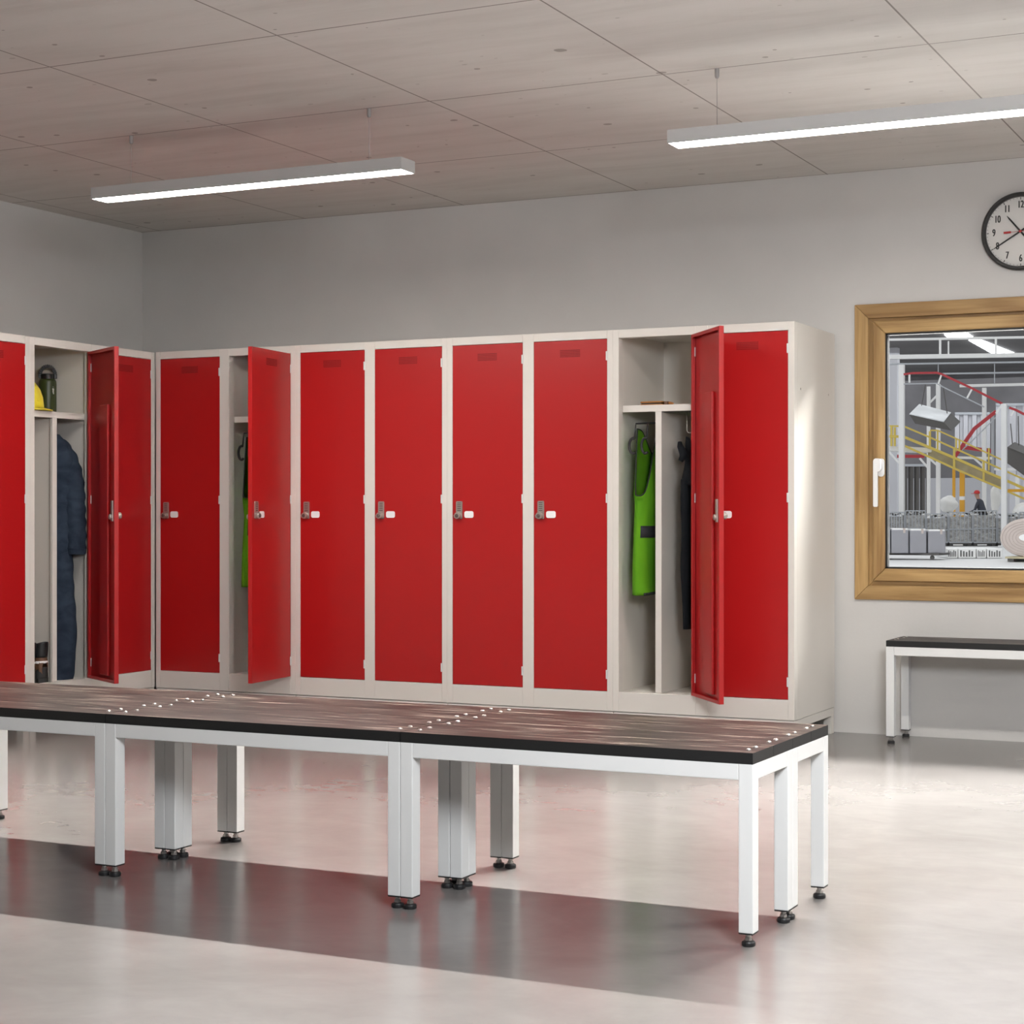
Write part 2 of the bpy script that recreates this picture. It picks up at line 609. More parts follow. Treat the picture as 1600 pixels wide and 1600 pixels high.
# ------------------------------------------------------------------ lockers
W, D, ZB, ZT = .9, .595, .1258, 1.92
DZ0, DZ1 = .2195, 1.879


def make_body(root):
    m = MB()
    for a, b_ in ((0, .03), (.42, .48), (.87, .9)):
        m.box(a, b_, 0, .045, ZB, ZT, 'white')
    for a, b_ in ((.03, .42), (.48, .87)):
        m.box(a, b_, .0004, .045, 1.881, ZT, 'white')
        m.box(a, b_, .0004, .045, ZB, .2178, 'white')
    b = m.build('body_frame', root, bevel=.0014)
    s = MB()
    s.box(0, .006, .045, D, ZB, ZT, 'white')
    s.box(.894, .9, .045, D, ZB, ZT, 'white')
    s.box(.006, .894, D - .006, D, ZB, ZT, 'inner')
    s.box(.447, .453, .045, D - .006, ZB, ZT - .004, 'inner')
    s.box(.006, .894, .045, D - .006, ZT - .006, ZT, 'white')
    s.box(.006, .894, .045, D - .006, .205, .213, 'inner')
    # lining of the compartments
    for x in (.0062, .4466, .4532, .8938):
        s.box(x - .0002, x + .0002, .046, D - .006, .213, ZT - .006, 'inner')
    s.build('shell', root)
    p = MB()
    p.box(0.002, .898, .004, .044, .0855, ZB - .0025, 'white')
    p.box(0.002, .898, D - .044, D - .004, .0855, ZB - .0025, 'white')
    p.box(0.002, .042, .044, D - .044, .0855, ZB - .0025, 'white')
    p.box(.858, .898, .044, D - .044, .0855, ZB - .0025, 'white')
    p.build('base_frame', root, bevel=.0012)
    for x in (.002, .858):
        for y in (.004, D - .044):
            MB().box(x, x + .04, y, y + .04, 0, .0855, 'white').build('leg', root, bevel=.0012)
    return b


def make_door(root, hinge_x, angle, inside=False):
    """hinge on the right; closed door runs to -x"""
    d = MB()
    L = .387
    d.box(-L - .0015, -.0015, 0, .0025, DZ0, DZ1, 'red')
    t = .022
    for a in ((-L - .0015, -L + .0005, DZ0, DZ1), (-.0035, -.0015, DZ0, DZ1)):
        d.box(a[0], a[1], .0025, t, a[2], a[3], 'red')
    for z in (DZ0, DZ1 - .002):
        d.box(-L + .0005, -.0035, .0025, t, z, z + .002, 'red')
    # returned lips
    for a in ((-L + .0005, -L + .0165, DZ0 + .002, DZ1 - .002), (-.0195, -.0035, DZ0 + .002, DZ1 - .002), (-L + .0165, -.0195, DZ0 + .002, DZ0 + .016), (-L + .0165, -.0195, DZ1 - .016, DZ1 - .002)):
        d.box(a[0], a[1], t - .002, t, a[2], a[3], 'redin')
    door = d.build('door', root, bevel=.0009)
    door.location = (hinge_x, 0, 0)
    door.rotation_euler = (0, 0, angle)
    # perforated vent
    v = MB()
    for i in range(14):
        for j in range(5):
            x, z = -.245 + .1 * i / 13, 1.803 + .03 * j / 4
            v.box(x - .0024, x + .0024, -.0006, .0002, z - .0020, z + .0020, 'hole')
    v.build('vent', door)
    # lever lock
    h = MB()
    hx, zc = -.3500, 1.046
    rbox(h, hx - .0175, hx + .0175, -.005, 0, 1.030, 1.117, .006, 'metal')
    for k in range(5):
        z = 1.070 + .009 * k
        h.box(hx - .010, hx + .010, -.0058, -.0048, z, z + .0035, 'metal_dark')
    h.lathe([(.0165, -.005), (.0165, -.020), (.0150, -.023)], 'metal', (hx - .003, 0, zc), 20, 'y')
    h.lathe([(.009, -.023), (.008, -.027), (.003, -.028)], 'metal_dark', (hx - .003, 0, zc), 16, 'y')
    h.bar((hx - .003, -.016, zc), (hx - .021, -.016, zc - .004), .010, .014, 'metal')
    h.build('lever_lock', door, bevel=.0012)
    if inside:
        k = MB()
        k.box(-.374, -.352, t + .0, t + .006, 1.018, 1.120, 'metal')
        k.lathe([(.013, t + .006), (.013, t + .016), (.004, t + .018)], 'metal', (-.363, 0, 1.040), 16, 'y')
        k.box(-.384, -.345, t + .006, t + .010, 1.034, 1.046, 'metal')
        k.build('lock_bolt', door, bevel=.001)
        s = MB()
        s.box(-.275, -.165, .0025, .017, .250, 1.600, 'redin')
        s.build('stiffener', door, bevel=.004)
    n = MB()
    rbox(n, -.322, -.271, -.0022, 0, 1.035, 1.068, .010, 'plate')
    n.build('number_plate', door)
    for z in (.298, 1.128, 1.800):
        g = MB()
        g.box(-.0065, .0035, -.0030, .006, z - .0215, z + .0215, 'hinge')
        g.build('hinge', door, bevel=.002)
    return door


def open_fittings(root, x0, hooks):
    s = MB()
    s.box(x0 + .0005, x0 + .3895, .045, .05, 1.534, 1.5655, 'white')
    s.box(x0 - .012, x0 + .402, .05, D - .007, 1.560, 1.5655, 'inner')
    s.build('shelf', root, bevel=.001)
    p = MB()
    c = x0 + .1835
    p.box(c - .0155, c + .0155, .047, .062, .2135, 1.534, 'white')
    p.box(c - .004, c + .004, .062, D - .007, .2135, 1.533, 'inner')
    p.build('divider', root, bevel=.001)
    for dx, y, kind in hooks:
        h = MB()
        if kind == 'black':
            pts = []
            for k in range(17):
                a = R(70 + 235 * k / 16)
                pts.append((x0 + dx + .020 * math.cos(a), y, 1.374 + .036 * math.sin(a)))
            h.tube(pts, .0068, 'black', 8)
            h.tube([pts[0], (x0 + dx + .012, y + .004, 1.478), (x0 + .150, .19, 1.490), (x0 + .150, .19, 1.5345)], .0042, 'black', 8)
        else:
            pts = [(x0 + dx, y, 1.5345), (x0 + dx, y, 1.455)] + [(x0 + dx + .014 - .014 * math.cos(R(a)), y, 1.45 - .016 * math.sin(R(a))) for a in range(0, 200, 25)]
            h.tube(pts, .0026, 'chrome', 8)
        h.build('coat_hook', root, smooth=True)


def cabinet(loc, rz, doors, label, group):
    root = empty('locker_cabinet', loc, rz)
    tag(root, label, 'locker', group)
    make_body(root)
    for i, ang in enumerate(doors):
        op = abs(ang) > .01
        make_door(root, (.42, .87)[i], ang, op)
    return root


GR = 'red-doored steel lockers along the walls'
cb = cabinet((0, 0, 0), 0, (0, R(97.5)), 'two-door red locker in the room corner, right door swung open over a hanging green vest', GR)
open_fittings(cb, .48, [(.066, .020, 'black'), (.124, .030, 'black')])
c2 = cabinet((W, 0, 0), 0, (0, 0), 'closed red two-door locker just right of the corner locker with the open door', GR)
c3 = copy_tree(c2)
c3.location = (2 * W, 0, 0)
tag(c3, 'closed red two-door locker just left of the end locker holding vest and dark trousers')
c4 = cabinet((3 * W, 0, 0), 0, (R(131), 0), 'red two-door end locker nearest the window, left door open over vest and dark trousers', GR)
open_fittings(c4, .03, [(.066, .020, 'black'), (.124, .030, 'black'), (.298, .12, 'silver')])
for y in (.0874, .4995):
    MB().lathe([(.0055, .9), (.0055, .9012), (.003, .9016)], 'metal', (0, y, 1.622), 10, 'x').build('shelf_screw', c4)
XL = -.0229
c5 = cabinet((XL, .0199 - W, 0), PI / 2, (R(61.5), 0), 'red two-door locker on the left wall, left door open showing bottle and navy coverall', GR)
open_fittings(c5, .03, [(.300, .26, 'silver')])
c6 = copy_tree(c2)
c6.location = (XL, .0199 - 2 * W, 0)
c6.rotation_euler = (0, 0, PI / 2)
tag(c6, 'closed red locker on the left wall cut off by the left edge of the photo')


# ------------------------------------------------------------------ clothes and things in the lockers
def vest(loc, label):
    """hangs flat along the locker's depth: local y runs into the locker, local x across"""
    root = empty('safety_vest', loc)
    tag(root, label, 'vest', 'green safety vests hung in lockers')
    n = 56

    def ring(a):            # a 0..1 round the body; returns half extents point
        th = 2 * PI * a
        return math.cos(th), math.sin(th)

    def top(a):
        """height of the upper edge round the body: two shoulder straps with deep arm and neck openings"""
        c, sn = ring(a)
        y = (sn + 1) / 2                    # 0 near edge, 1 deep edge

        def ease(t):
            t = min(max(t, 0), 1)
            return t * t * (3 - 2 * t)
        if c > 0:                           # front panel: strap sits deep
            k = min(ease((y - .02) / .56), ease((.98 - y) / .30))
        else:                               # back panel: strap sits at the near edge
            k = min(ease(y / .05), ease((1.0 - y) / .10)) * (1 - .35 * math.exp(-((y - .62) / .16) ** 2))
        return 1.140 + .315 * k

    def pt(a, v):
        c, s = ring(a)
        zt = top(a)
        z = .672 + (zt - .672) * v
        k = (z - .672) / (1.455 - .672)
        hw = .205 - .02 * math.sin(k * 3) if k < .58 else .205 - .03 * ((k - .58) / .42)
        fold = .010 * math.sin(a * 2 * PI * 5 + 2.2 * k) * (1 - k * .6)
        th = (.046 if k < .6 else .046 - (.030 if c > 0 else .012) * (k - .6) / .4) + fold * (1 if k < .6 else .3)
        wob = .008 * math.sin(6 * k + 1) + .012 * max(0, math.sin(3.2 * k))
        sy = math.copysign(abs(s) ** .8, s)
        return Vector((c * th, .205 + sy * hw - wob, z))
    m = MB()
    m.grid(lambda a, v: pt(a, v), n, 30, 'vest', close_u=True)
    body = m.build('fabric', root, smooth=True, solid=.003, recalc=False)
    p = MB()
    p.tube([pt(k / n, 1) for k in range(n)], .0032, 'piping', 6, closed=True)
    p.build('piping', root, smooth=True)
    q = MB()

    def bandpt(a, v):
        aa = (285 + a * 160) / 360
        z = .942 + .056 * v
        k = (z - .672) / (top(aa) - .672)
        p = pt(aa % 1, k)
        c, s = ring(aa % 1)
        return p + Vector((c * .004, s * .002, 0))
    q.grid(bandpt, 24, 2, 'band')
    q.build('reflective_band', root, smooth=True, solid=.002)
    h = MB()
    h.tube([pt((300 + k * 10) / 360 % 1, .012) + Vector((.001, 0, 0)) for k in range(13)], .007, 'piping', 6)
    h.build('hem', root, smooth=True)
    return root


vest((2.818, .012, 0), 'green safety vest hanging in the end locker left of the dark trousers')
vest((.568, .012, 0), 'green safety vest half hidden behind the open door of the corner locker')


def trousers():
    root = empty('trousers', (3.058, .045, 0))
    tag(root, 'dark denim trousers hanging from a hook in the end locker', 'trousers')
    for s, nm in ((-1, 'leg'), (1, 'leg')):
        m = MB()

        def f(a, v, s=s):
            th = 2 * PI * a
            z = .516 + v * .70
            hy = .085 + .02 * v + .004 * math.sin(9 * v + s)
            hx = .020 + .012 * v + .003 * math.sin(14 * v + 3 * a)
            return (s * .018 + math.cos(th) * hx, .115 + s * .012 + math.copysign(abs(math.sin(th)) ** .8, math.sin(th)) * hy - .012 * math.sin(4 * v), z)
        m.grid(f, 28, 26, 'denim', close_u=True)
        m.build(nm, root, smooth=True, solid=.003)
    m = MB()

    def g(a, v):
        th = 2 * PI * a
        z = 1.19 + v * .215
        hy = .108 - .03 * v + .004 * math.sin(16 * a)
        hx = .052 - .020 * v + .006 * math.sin(th * 4 + v * 5)
        return (math.cos(th) * hx, .115 + math.copysign(abs(math.sin(th)) ** .8, math.sin(th)) * hy, z + .012 * math.sin(th * 2))
    m.grid(g, 32, 12, 'denim', close_u=True)
    m.build('waist', root, smooth=True, solid=.003)
    t = MB()
    t.tube([(.046, .085 + .01 * math.sin(k * .4), .53 + .70 * k / 20) for k in range(21)], .0014, 'thread', 5)
    t.build('seam', root)
    lp = MB()
    lp.tube([(-.03 + .012 * math.sin(k), -.005 + .004 * k, 1.30 + .018 * k) for k in range(6)], [.012, .017, .019, .017, .014, .01], 'denim', 8)
    lp.build('pocket_flap', root, smooth=True)


trousers()

# flat leather case on the end locker's shelf
r = empty('leather_case', (2.80, .10, 1.5655), R(-4))
tag(r, 'flat amber leather case lying on the end locker shelf above the vest', 'case')
m = MB()
m.box(-.005, .118, 0, .06, 0, .008, 'amber')
m.box(-.005, .112, .002, .058, .0135, .021, 'amber')
m.build('cover', r, bevel=.003)
MB().box(0, .108, .003, .057, .008, .0135, 'black').build('filling', r)
m = MB()
m.box(.118, .135, .012, .048, .002, .019, 'leather')
m.tube([(.135, .03, .010), (.150, .03, .010), (.160, .03, .009)], [.009, .006, .002], 'amber', 8)
m.build('tip', r, bevel=.002)


def coverall():
    """navy coverall, hung along the locker's depth (-x is into the locker)"""
    root = empty('work_coverall', (-.03, -.535, 0))
    tag(root, 'navy blue work coverall hanging in the open locker on the left wall', 'coverall')
    m = MB()
    prof = [(.205, .080, .060, -.130), (.24, .088, .062, -.125), (.32, .100, .062, -.125), (.50, .101, .064, -.126), (.70, .093, .066, -.133), (.85, .088, .068, -.142), (1.0, .105, .070, -.155), (1.2, .13, .072, -.170), (1.34, .125, .060, -.175), (1.42, .095, .045, -.175), (1.46, .05, .035, -.18)]

    def bodyf(a, v):
        z = .205 + v * 1.255
        for p, q in zip(prof, prof[1:]):
            if p[0] <= z <= q[0] + 1e-6:
                t = (z - p[0]) / (q[0] - p[0])
                hx, hy, cx_ = (p[i] + (q[i] - p[i]) * t for i in (1, 2, 3))
                break
        th = 2 * PI * a
        w = .0022 * math.sin(46 * z + 3 * math.sin(th) + 2 * math.sin(9 * z)) + .003 * math.sin(15 * z + th)
        return (cx_ + math.cos(th) * (hx + w), math.sin(th) * (hy + w * .5), z)
    m.grid(bodyf, 32, 90, 'navy', close_u=True)
    m.build('torso_and_legs', root, smooth=True, solid=.003)
    s = MB()
    ctr = [(-.165, 1.425, .030), (-.130, 1.385, .046), (-.095, 1.32, .054), (-.068, 1.24, .056), (-.056, 1.15, .055), (-.048, 1.05, .052), (-.042, .97, .050), (-.040, .90, .048), (-.040, .872, .046)]
    pts, rad = [], []
    for (x0, z0, r0), (x1, z1, r1) in zip(ctr, ctr[1:]):
        for k in range(6):
            t = k / 6
            pts.append((x0 + (x1 - x0) * t, .035, z0 + (z1 - z0) * t))
            rad.append(r0 + (r1 - r0) * t + .0035 * math.sin((z0 + (z1 - z0) * t) * 95))
    pts.append((ctr[-1][0], .035, ctr[-1][1]))
    rad.append(ctr[-1][2])
    s.tube(pts, rad, 'navy', 20)
    s.build('sleeve', root, smooth=True)
    MB().tube([(-.040, .035, .880), (-.040, .035, .848)], [.048, .046], 'navy', 20).build('cuff', root, bevel=.003)
    MB().box(-.06, .02, -.005, .03, 1.40, 1.455, 'navy').build('collar', root, bevel=.012)
    root.location.x = -.045
    bpy.data.objects.remove(bpy.data.objects['collar'])


coverall()

# bottle
r = empty('water_bottle', (-.288, -.486, 1.5655), R(-46))
r.scale = (1.02, 1.02, 1.05)
tag(r, 'olive green metal water bottle with black loop cap on the left-wall locker shelf', 'bottle')
MB().lathe([(.036, 0), (.041, .004), (.0425, .012), (.0425, .150), (.0415, .163), (.036, .174)], 'green', n=36).build('flask', r, smooth=True)
m = MB()
m.lathe([(.030, .172), (.0325, .175), (.0325, .196), (.029, .200)], 'black', n=30)
m.build('cap', r, bevel=.001, smooth=False)
m = MB()
pts = [(0, .036 * math.cos(R(a)), .190 + .048 * math.sin(R(a)) ** .9) for a in range(0, 181, 12)]
for a, b_ in zip(pts, pts[1:]):
    m.bar(a, b_, .018, .0065, 'black', up=(1, 0, 0))
m.bar((0, .036, .178), (0, .036, .192), .018, .0065, 'black', up=(1, 0, 0))
m.bar((0, -.036, .178), (0, -.036, .192), .018, .0065, 'black', up=(1, 0, 0))
m.build('carry_loop', r, bevel=.002)
m = MB()


def on_flask(a, z, off=.0432):
    return Vector((off * math.cos(a), off * math.sin(a), z))


LA = R(36)
for (a0, z0, a1, z1, w) in ((.00, .128, .02, .115, .008), (.02, .115, -.05, .108, .005), (.02, .115, .07, .100, .006), (.02, .120, .11, .124, .005), (.01, .122, -.09, .126, .005)):
    m.bar(on_flask(LA + a0, z0), on_flask(LA + a1, z1), .0012, w, 'logo')
m.lathe([(.0042, -.001), (.0042, .0006)], 'logo', on_flask(LA, .1345), 10)
for k in range(5):
    a = LA - .12 + k * .06
    m.bar(on_flask(a - .018, .014), on_flask(a + .018, .014), .001, .003, 'logo')
m.build('printed_mark', r)

# hard hat
r = empty('hard_hat', (-.222, -.752, 1.5655), R(0))
r.scale = (.92, .92, 1.12)
tag(r, 'yellow hard hat behind the frame beside the olive bottle', 'helmet')
m = MB()
prof = [(.128, .012), (.127, .03), (.122, .065), (.108, .10), (.085, .127), (.05, .146), (.015, .153), (.001, .1535)]
m.lathe(prof, 'yellow', n=36, sx=1.1, sy=.92)
m.build('shell', r, smooth=True, bevel=0)
m = MB()


def brim(a, v):
    th = 2 * PI * a
    ext = .016 + .045 * max(0, math.cos(th)) ** 2
    rr = .124 + v * ext
    return (1.1 * rr * math.cos(th), .92 * rr * math.sin(th), .016 - v * .012)


m.grid(brim, 40, 4, 'yellow', close_u=True)
m.build('brim', r, smooth=True, solid=.004)
m = MB()
m.tube([(.14 * math.cos(R(a)), 0, .02 + .138 * math.sin(R(a))) for a in range(10, 171, 8)], .008, 'yellow', 8)
m.build('ridge', r, smooth=True)


def boot():
    root = empty('safety_boot', (-.085, -.79, .213), 0)
    m = MB()
    # sections along local x: heel at -.14, toe at +.13 ; (x, half width, z0, z1)
    sec = [(-.125, .018, .030, .085), (-.115, .030, .022, .118), (-.09, .036, .020, .128), (-.05, .037, .020, .122), (-.01, .036, .020, .105), (.03, .038, .020, .088), (.07, .042, .020, .074), (.10, .040, .020, .062), (.122, .028, .022, .048), (.130, .010, .028, .036)]

    def f(a, v):
        i = v * (len(sec) - 1)
        k = min(int(i), len(sec) - 2)
        t = i - k
        x, hw, z0, z1 = (sec[k][j] + (sec[k + 1][j] - sec[k][j]) * t for j in range(4))
        th = 2 * PI * a
        c, s = math.cos(th), math.sin(th)
        return (x, math.copysign(abs(c) ** .75, c) * hw, (z0 + z1) / 2 + math.copysign(abs(s) ** .8, s) * (z1 - z0) / 2)
    m.grid(f, 24, 27, 'leather', close_u=True)
    m.build('upper', root, smooth=True)
    s = MB()
    out = [(-.13, .0), (-.115, .034), (-.05, .040), (.02, .041), (.07, .046), (.11, .042), (.132, .022), (.137, 0)]
    ol = out + [(x, -y) for x, y in reversed(out[1:-1])]
    N = len(ol)
    s.mesh([(x, y, 0) for x, y in ol] + [(x, y, .026) for x, y in ol], [tuple(range(N)), tuple(range(2 * N - 1, N - 1, -1))] + [(i, N + i, N + (i + 1) % N, (i + 1) % N) for i in range(N)], 'rubber')
    s.build('sole', root, bevel=.004)
    c = MB()
    sec2 = [(.068, .0445, .018, .078), (.09, .0435, .018, .070), (.108, .038, .020, .060), (.124, .028, .022, .048), (.134, .010, .028, .038)]

    def fc(a, v):
        i = v * (len(sec2) - 1)
        k = min(int(i), len(sec2) - 2)
        t = i - k
        x, hw, z0, z1 = (sec2[k][j] + (sec2[k + 1][j] - sec2[k][j]) * t for j in range(4))
        th = 2 * PI * a
        cc, ss = math.cos(th), math.sin(th)
        return (x, math.copysign(abs(cc) ** .75, cc) * hw, (z0 + z1) / 2 + math.copysign(abs(ss) ** .8, ss) * (z1 - z0) / 2)
    c.grid(fc, 24, 12, 'rubber', close_u=True)
    c.build('toe_cap', root, smooth=True)
    k = MB()

    def fk(a, v):
        th = 2 * PI * a
        z = .108 + v * .055
        return (-.078 + math.cos(th) * (.046 - .004 * v) - .01 * v, math.sin(th) * (.035 + .003 * math.sin(v * PI)), z + .010 * math.cos(th) * -1 * v)
    k.grid(fk, 24, 8, 'black', close_u=True)
    k.build('padded_collar', root, smooth=True, solid=.008)
    t = MB()
    t.grid(lambda a, v: (-.045 + .065 * v + .004, (a - .5) * .05, .165 - .070 * v - .010 * abs(a - .5) * 2), 8, 8, 'black')
    t.build('tongue', root, smooth=True, solid=.006)
    b = MB()
    for sgn in (-1, 1):
        b.bar((-.03, sgn * .0375, .098), (.035, sgn * .0395, .078), .002, .010, 'reflect')
    b.bar((.045, -.032, .083), (.045, .032, .083), .010, .003, 'reflect')
    arc = [Vector((-.092 + .032 * math.cos(R(t)), .0385 * math.sin(R(t)), .088)) for t in range(90, 271, 15)]
    for p, q in zip(arc, arc[1:]):
        b.bar(p, q, .003, .010, 'reflect')
    b.build('reflective_strip', root, bevel=.0008)
    hc = MB()
    hc.grid(lambda a, v: (-.085 - (.043 - .004 * v) * math.sin(PI * a), (.042 - .004 * v) * math.cos(PI * a), .02 + .048 * v * (.6 + .4 * math.sin(PI * a))), 16, 4, 'rubber')
    hc.build('heel_cap', root, smooth=True, solid=.003)
    l = MB()
    for j in range(4):
        x = -.008 + j * .016
        l.tube([(x, -.022, .112 - j * .008), (x + .008, 0, .119 - j * .009), (x, .022, .112 - j * .008)], .0022, 'accent' if j == 1 else 'leather', 6)
    l.build('lace', root)
    return root


b1 = boot()
tag(b1, 'brown safety boot, heel out, partly behind the left frame of the open left-wall locker', 'boot', 'safety boots on the locker floor')
b1.scale = (.9, .9, 1.2)
b1.location = (-.185, -.803, .213)
b1.rotation_euler = (0, 0, R(176))
b2 = copy_tree(b1)
b2.location = (-.180, -.7195, .213)
b2.rotation_euler = (0, 0, R(172))
tag(b2, 'brown safety boot with pale strip at its heel, beside the divider of the left-wall locker')


# ------------------------------------------------------------------ benches
def bench():
    root = empty('changing_bench')
    Lb, Db, zt, th = 1.002, .298, .4736, .0275
    fz1 = zt - th
    m = MB()
    for y in (.0, Db - .04):
        m.box(.038, Lb - .038, y + .0005, y + .0395, fz1 - .040, fz1, 'frame')
    for x in (.0, Lb - .038):
        m.box(x + .0005, x + .0375, .04, Db - .04, fz1 - .040, fz1, 'frame')
    m.build('frame', root, bevel=.002)
    for x in (0, Lb - .038):
        for y in (0, Db - .04):
            leg = MB().box(x, x + .038, y, y + .04, .0345, fz1, 'frame').build('leg', root, bevel=.002)
            c = MB().box(x + .0006, x + .0374, y + .0006, y + .0394, .0312, .0345, 'black').build('end_plug', leg)
            f = MB()
            f.lathe([(.0065, .008), (.0065, .0312)], 'chrome', (x + .019, y + .02, 0), 14)
            f.lathe([(.0095, .0135), (.0095, .021), (.0085, .022)], 'chrome', (x + .019, y + .02, 0), 6)
            f.lathe([(.0150, 0), (.0172, .002), (.0172, .009), (.0150, .0125), (.009, .0140)], 'black', (x + .019, y + .02, 0), 20)
            f.build('adjustable_foot', leg)
    for k in range(2):
        y0 = k * .1495
        p = MB().box(0.0006, Lb - .0006, y0 + .0003, y0 + .1480, fz1, zt, 'edge', top='plank').build('seat_plank', root)
        for x in (.030, Lb - .030):
            for dy in (.050, .100):
                MB().lathe([(.0066, zt - .001), (.0062, zt + .0018), (.0044, zt + .0034), (.0016, zt + .0040)], 'chrome', (x, y0 + dy, 0), 14).build('bolt', p, smooth=True)
    return root


BG = 'changing benches joined in the middle of the room'
be = bench()
spots = []
names = {(0, 0): 'changing bench at the right end of the row, nearest the camera', (0, 1): 'changing bench at the right end of the row, back to back on the locker side',
         (1, 0): 'changing bench in the middle of the front row', (1, 1): 'changing bench in the middle of the back row facing the closed lockers',
         (2, 0): 'changing bench of the front row cut off at the left edge', (2, 1): 'changing bench of the back row at the left, below the open left-wall locker'}
names[(3, 0)] = 'changing bench of the front row further left, outside the picture'
names[(3, 1)] = 'changing bench of the back row further left, outside the picture'
first = True
for i in range(4):
    for j in range(2):
        o = be if first else copy_tree(be)
        first = False
        o.location = (4.6275 - 1.002 - i * 1.0033, -3.307 + j * .2985, 0)
        tag(o, names[(i, j)], 'bench', BG)
o = copy_tree(be)
o.location = (3.931, .325, -.003)
o.location.z = 0
if 'group' in o:
    del o['group']
tag(o, 'black-topped white bench against the back wall under the window', 'bench')


# ------------------------------------------------------------------ lamps
def lamp(x, label):
    root = empty('pendant_lamp', (x, -1.37, 2.43))
    tag(root, label, 'lamp', 'linear pendant lamps')
    L = 1.585
    m = MB()
    w = .052
    m.box(0, L, -w, -w + .004, 0, .05, 'lamp_body')
    m.box(0, L, w - .004, w, 0, .05, 'lamp_body')
    m.box(0, L, -w + .004, w - .004, .046, .05, 'lamp_body')
    m.box(0, .004, -w + .004, w - .004, 0, .046, 'lamp_body')
    m.box(L - .004, L, -w + .004, w - .004, 0, .046, 'lamp_body')
    m.build('housing', root)
    MB().box(.0045, L - .0045, -w + .0045, w - .0045, .0015, .006, 'glow').build('diffuser', root)
    for wx in (.178, L - .185):
        MB().tube([(wx, 0, .05), (wx, 0, .27)], .0011, 'wire', 6).build('suspension_wire', root)
        MB().lathe([(.006, .235), (.009, .243), (.009, .27)], 'wire', (wx, 0, 0), 14).build('ceiling_mount', root)
    return root


lamp(.850, 'left linear pendant lamp hanging above the corner lockers')
lamp(3.590, 'right linear pendant lamp hanging in front of the clock wall, cut off at the right')
l3 = lamp(6.330, 'linear pendant lamp further right in the same row, outside the picture')


# ------------------------------------------------------------------ clock
ck = empty('wall_clock', (4.4896, Y1, 2.358))
tag(ck, 'round black-rimmed wall clock showing twenty to eleven above the window', 'clock')
m = MB()
m.lathe([(.150, -.004), (.178, -.006), (.180, -.014), (.180, -.030), (.174, -.038), (.166, -.038), (.161, -.030), (.160, -.016)], 'clock_rim', n=64, axis='y')
m.build('rim', ck, smooth=False, bevel=.001)
MB().lathe([(.162, -.012), (.162, -.0165)], 'dial', n=64, axis='y').build('dial', ck)


def text_mesh(s, size, x, z, y, sx=.62):
    cu = bpy.data.curves.new('digits', 'FONT')
    cu.body = s
    cu.size = size
    cu.align_x = 'CENTER'
    cu.align_y = 'CENTER'
    cu.extrude = .0004
    ob = bpy.data.objects.new('digits', cu)
    COL.objects.link(ob)
    dg = bpy.context.evaluated_depsgraph_get()
    me = bpy.data.meshes.new_from_object(ob.evaluated_get(dg))
    vs = [(x + v.co.x * sx, y - v.co.z, z + v.co.y) for v in me.vertices]
    fs = [tuple(p.vertices) for p in me.polygons]
    bpy.data.objects.remove(ob)
    bpy.data.curves.remove(cu)
    bpy.data.meshes.remove(me)
    return vs, fs


m = MB()
for h in range(1, 13):
    a = R(90 - 30 * h)
    vs, fs = text_mesh(str(h), .047, .124 * math.cos(a), .124 * math.sin(a), -.0170)
    for dx in (-.0013, 0, .0013):
        m.mesh([(x + dx, y - .0002 * (dx == 0), z) for x, y, z in vs], fs, 'ink')
for k in range(60):
    a = 2 * PI * k / 60
    r0, w = (.148, .0035) if k % 5 == 0 else (.153, .0015)
    m.bar((r0 * math.cos(a), -.0168, r0 * math.sin(a)), (.158 * math.cos(a), -.0168, .158 * math.sin(a)), w, .0004, 'ink', up=(0, 1, 0))
m.build('dial_markings', ck)


def hand(name, deg, length, back, w0, w1, y, mat):
    a = R(90 - deg)
    d = Vector((math.cos(a), 0, math.sin(a)))
    n = Vector((-d.z, 0, d.x))
    m = MB()
    pts = [d * -back + n * w0 / 2, d * -back - n * w0 / 2, d * (length * .82) - n * w1 / 2, d * length - n * .001, d * length + n * .001, d * (length * .82) + n * w1 / 2]
    N = len(pts)
    vs = [p + Vector((0, y, 0)) for p in pts] + [p + Vector((0, y + .0012, 0)) for p in pts]
    m.mesh(vs, [tuple(range(N)), tuple(range(2 * N - 1, N - 1, -1))] + [(i, N + i, N + (i + 1) % N, (i + 1) % N) for i in range(N)], mat)
    m.build(name, ck)


hand('hour_hand', 320, .098, .028, .009, .007, -.0215, 'ink')
hand('minute_hand', 239, .146, .028, .009, .006, -.0240, 'ink')
m = MB()
m.bar((0, -.0262, 0), (-.050, -.0262, -.002), .0018, .001, 'red_ink', up=(0, 1, 0))
m.bar((-.043, -.0262, -.0018), (-.077, -.0262, -.0032), .0095, .001, 'red_ink', up=(0, 1, 0))
m.bar((0, -.0262, 0), (.130, -.0262, .005), .0020, .001, 'red_ink', up=(0, 1, 0))
m.lathe([(.006, -.028), (.006, -.0255)], 'red_ink', n=16, axis='y')
m.build('second_hand', ck)

# ------------------------------------------------------------------ factory hall beyond the window
hall = MB()
hall.box(-26, 12, Y1 + T + .02, 80, -.3, -.005, 'h_floor')
struct('floor_hall', hall)
struct('wall_hall_back', MB().box(-26, 12, 78, 78.4, 0, 8.2, 'h_wall'))
struct('wall_hall_back_lower', MB().box(-26, 12, 77.8, 77.98, 0, 2.9, 'h_pale'))
struct('wall_hall_left', MB().box(-26.4, -26, Y1 + T, 80, 0, 8.2, 'h_pale'))
struct('wall_hall_right', MB().box(12, 12.4, Y1 + T, 80, 0, 8.2, 'h_pale'))
struct('ceiling_hall', MB().box(-26, 12, Y1 + T + .02, 80, 8.2, 8.5, 'h_roof'))


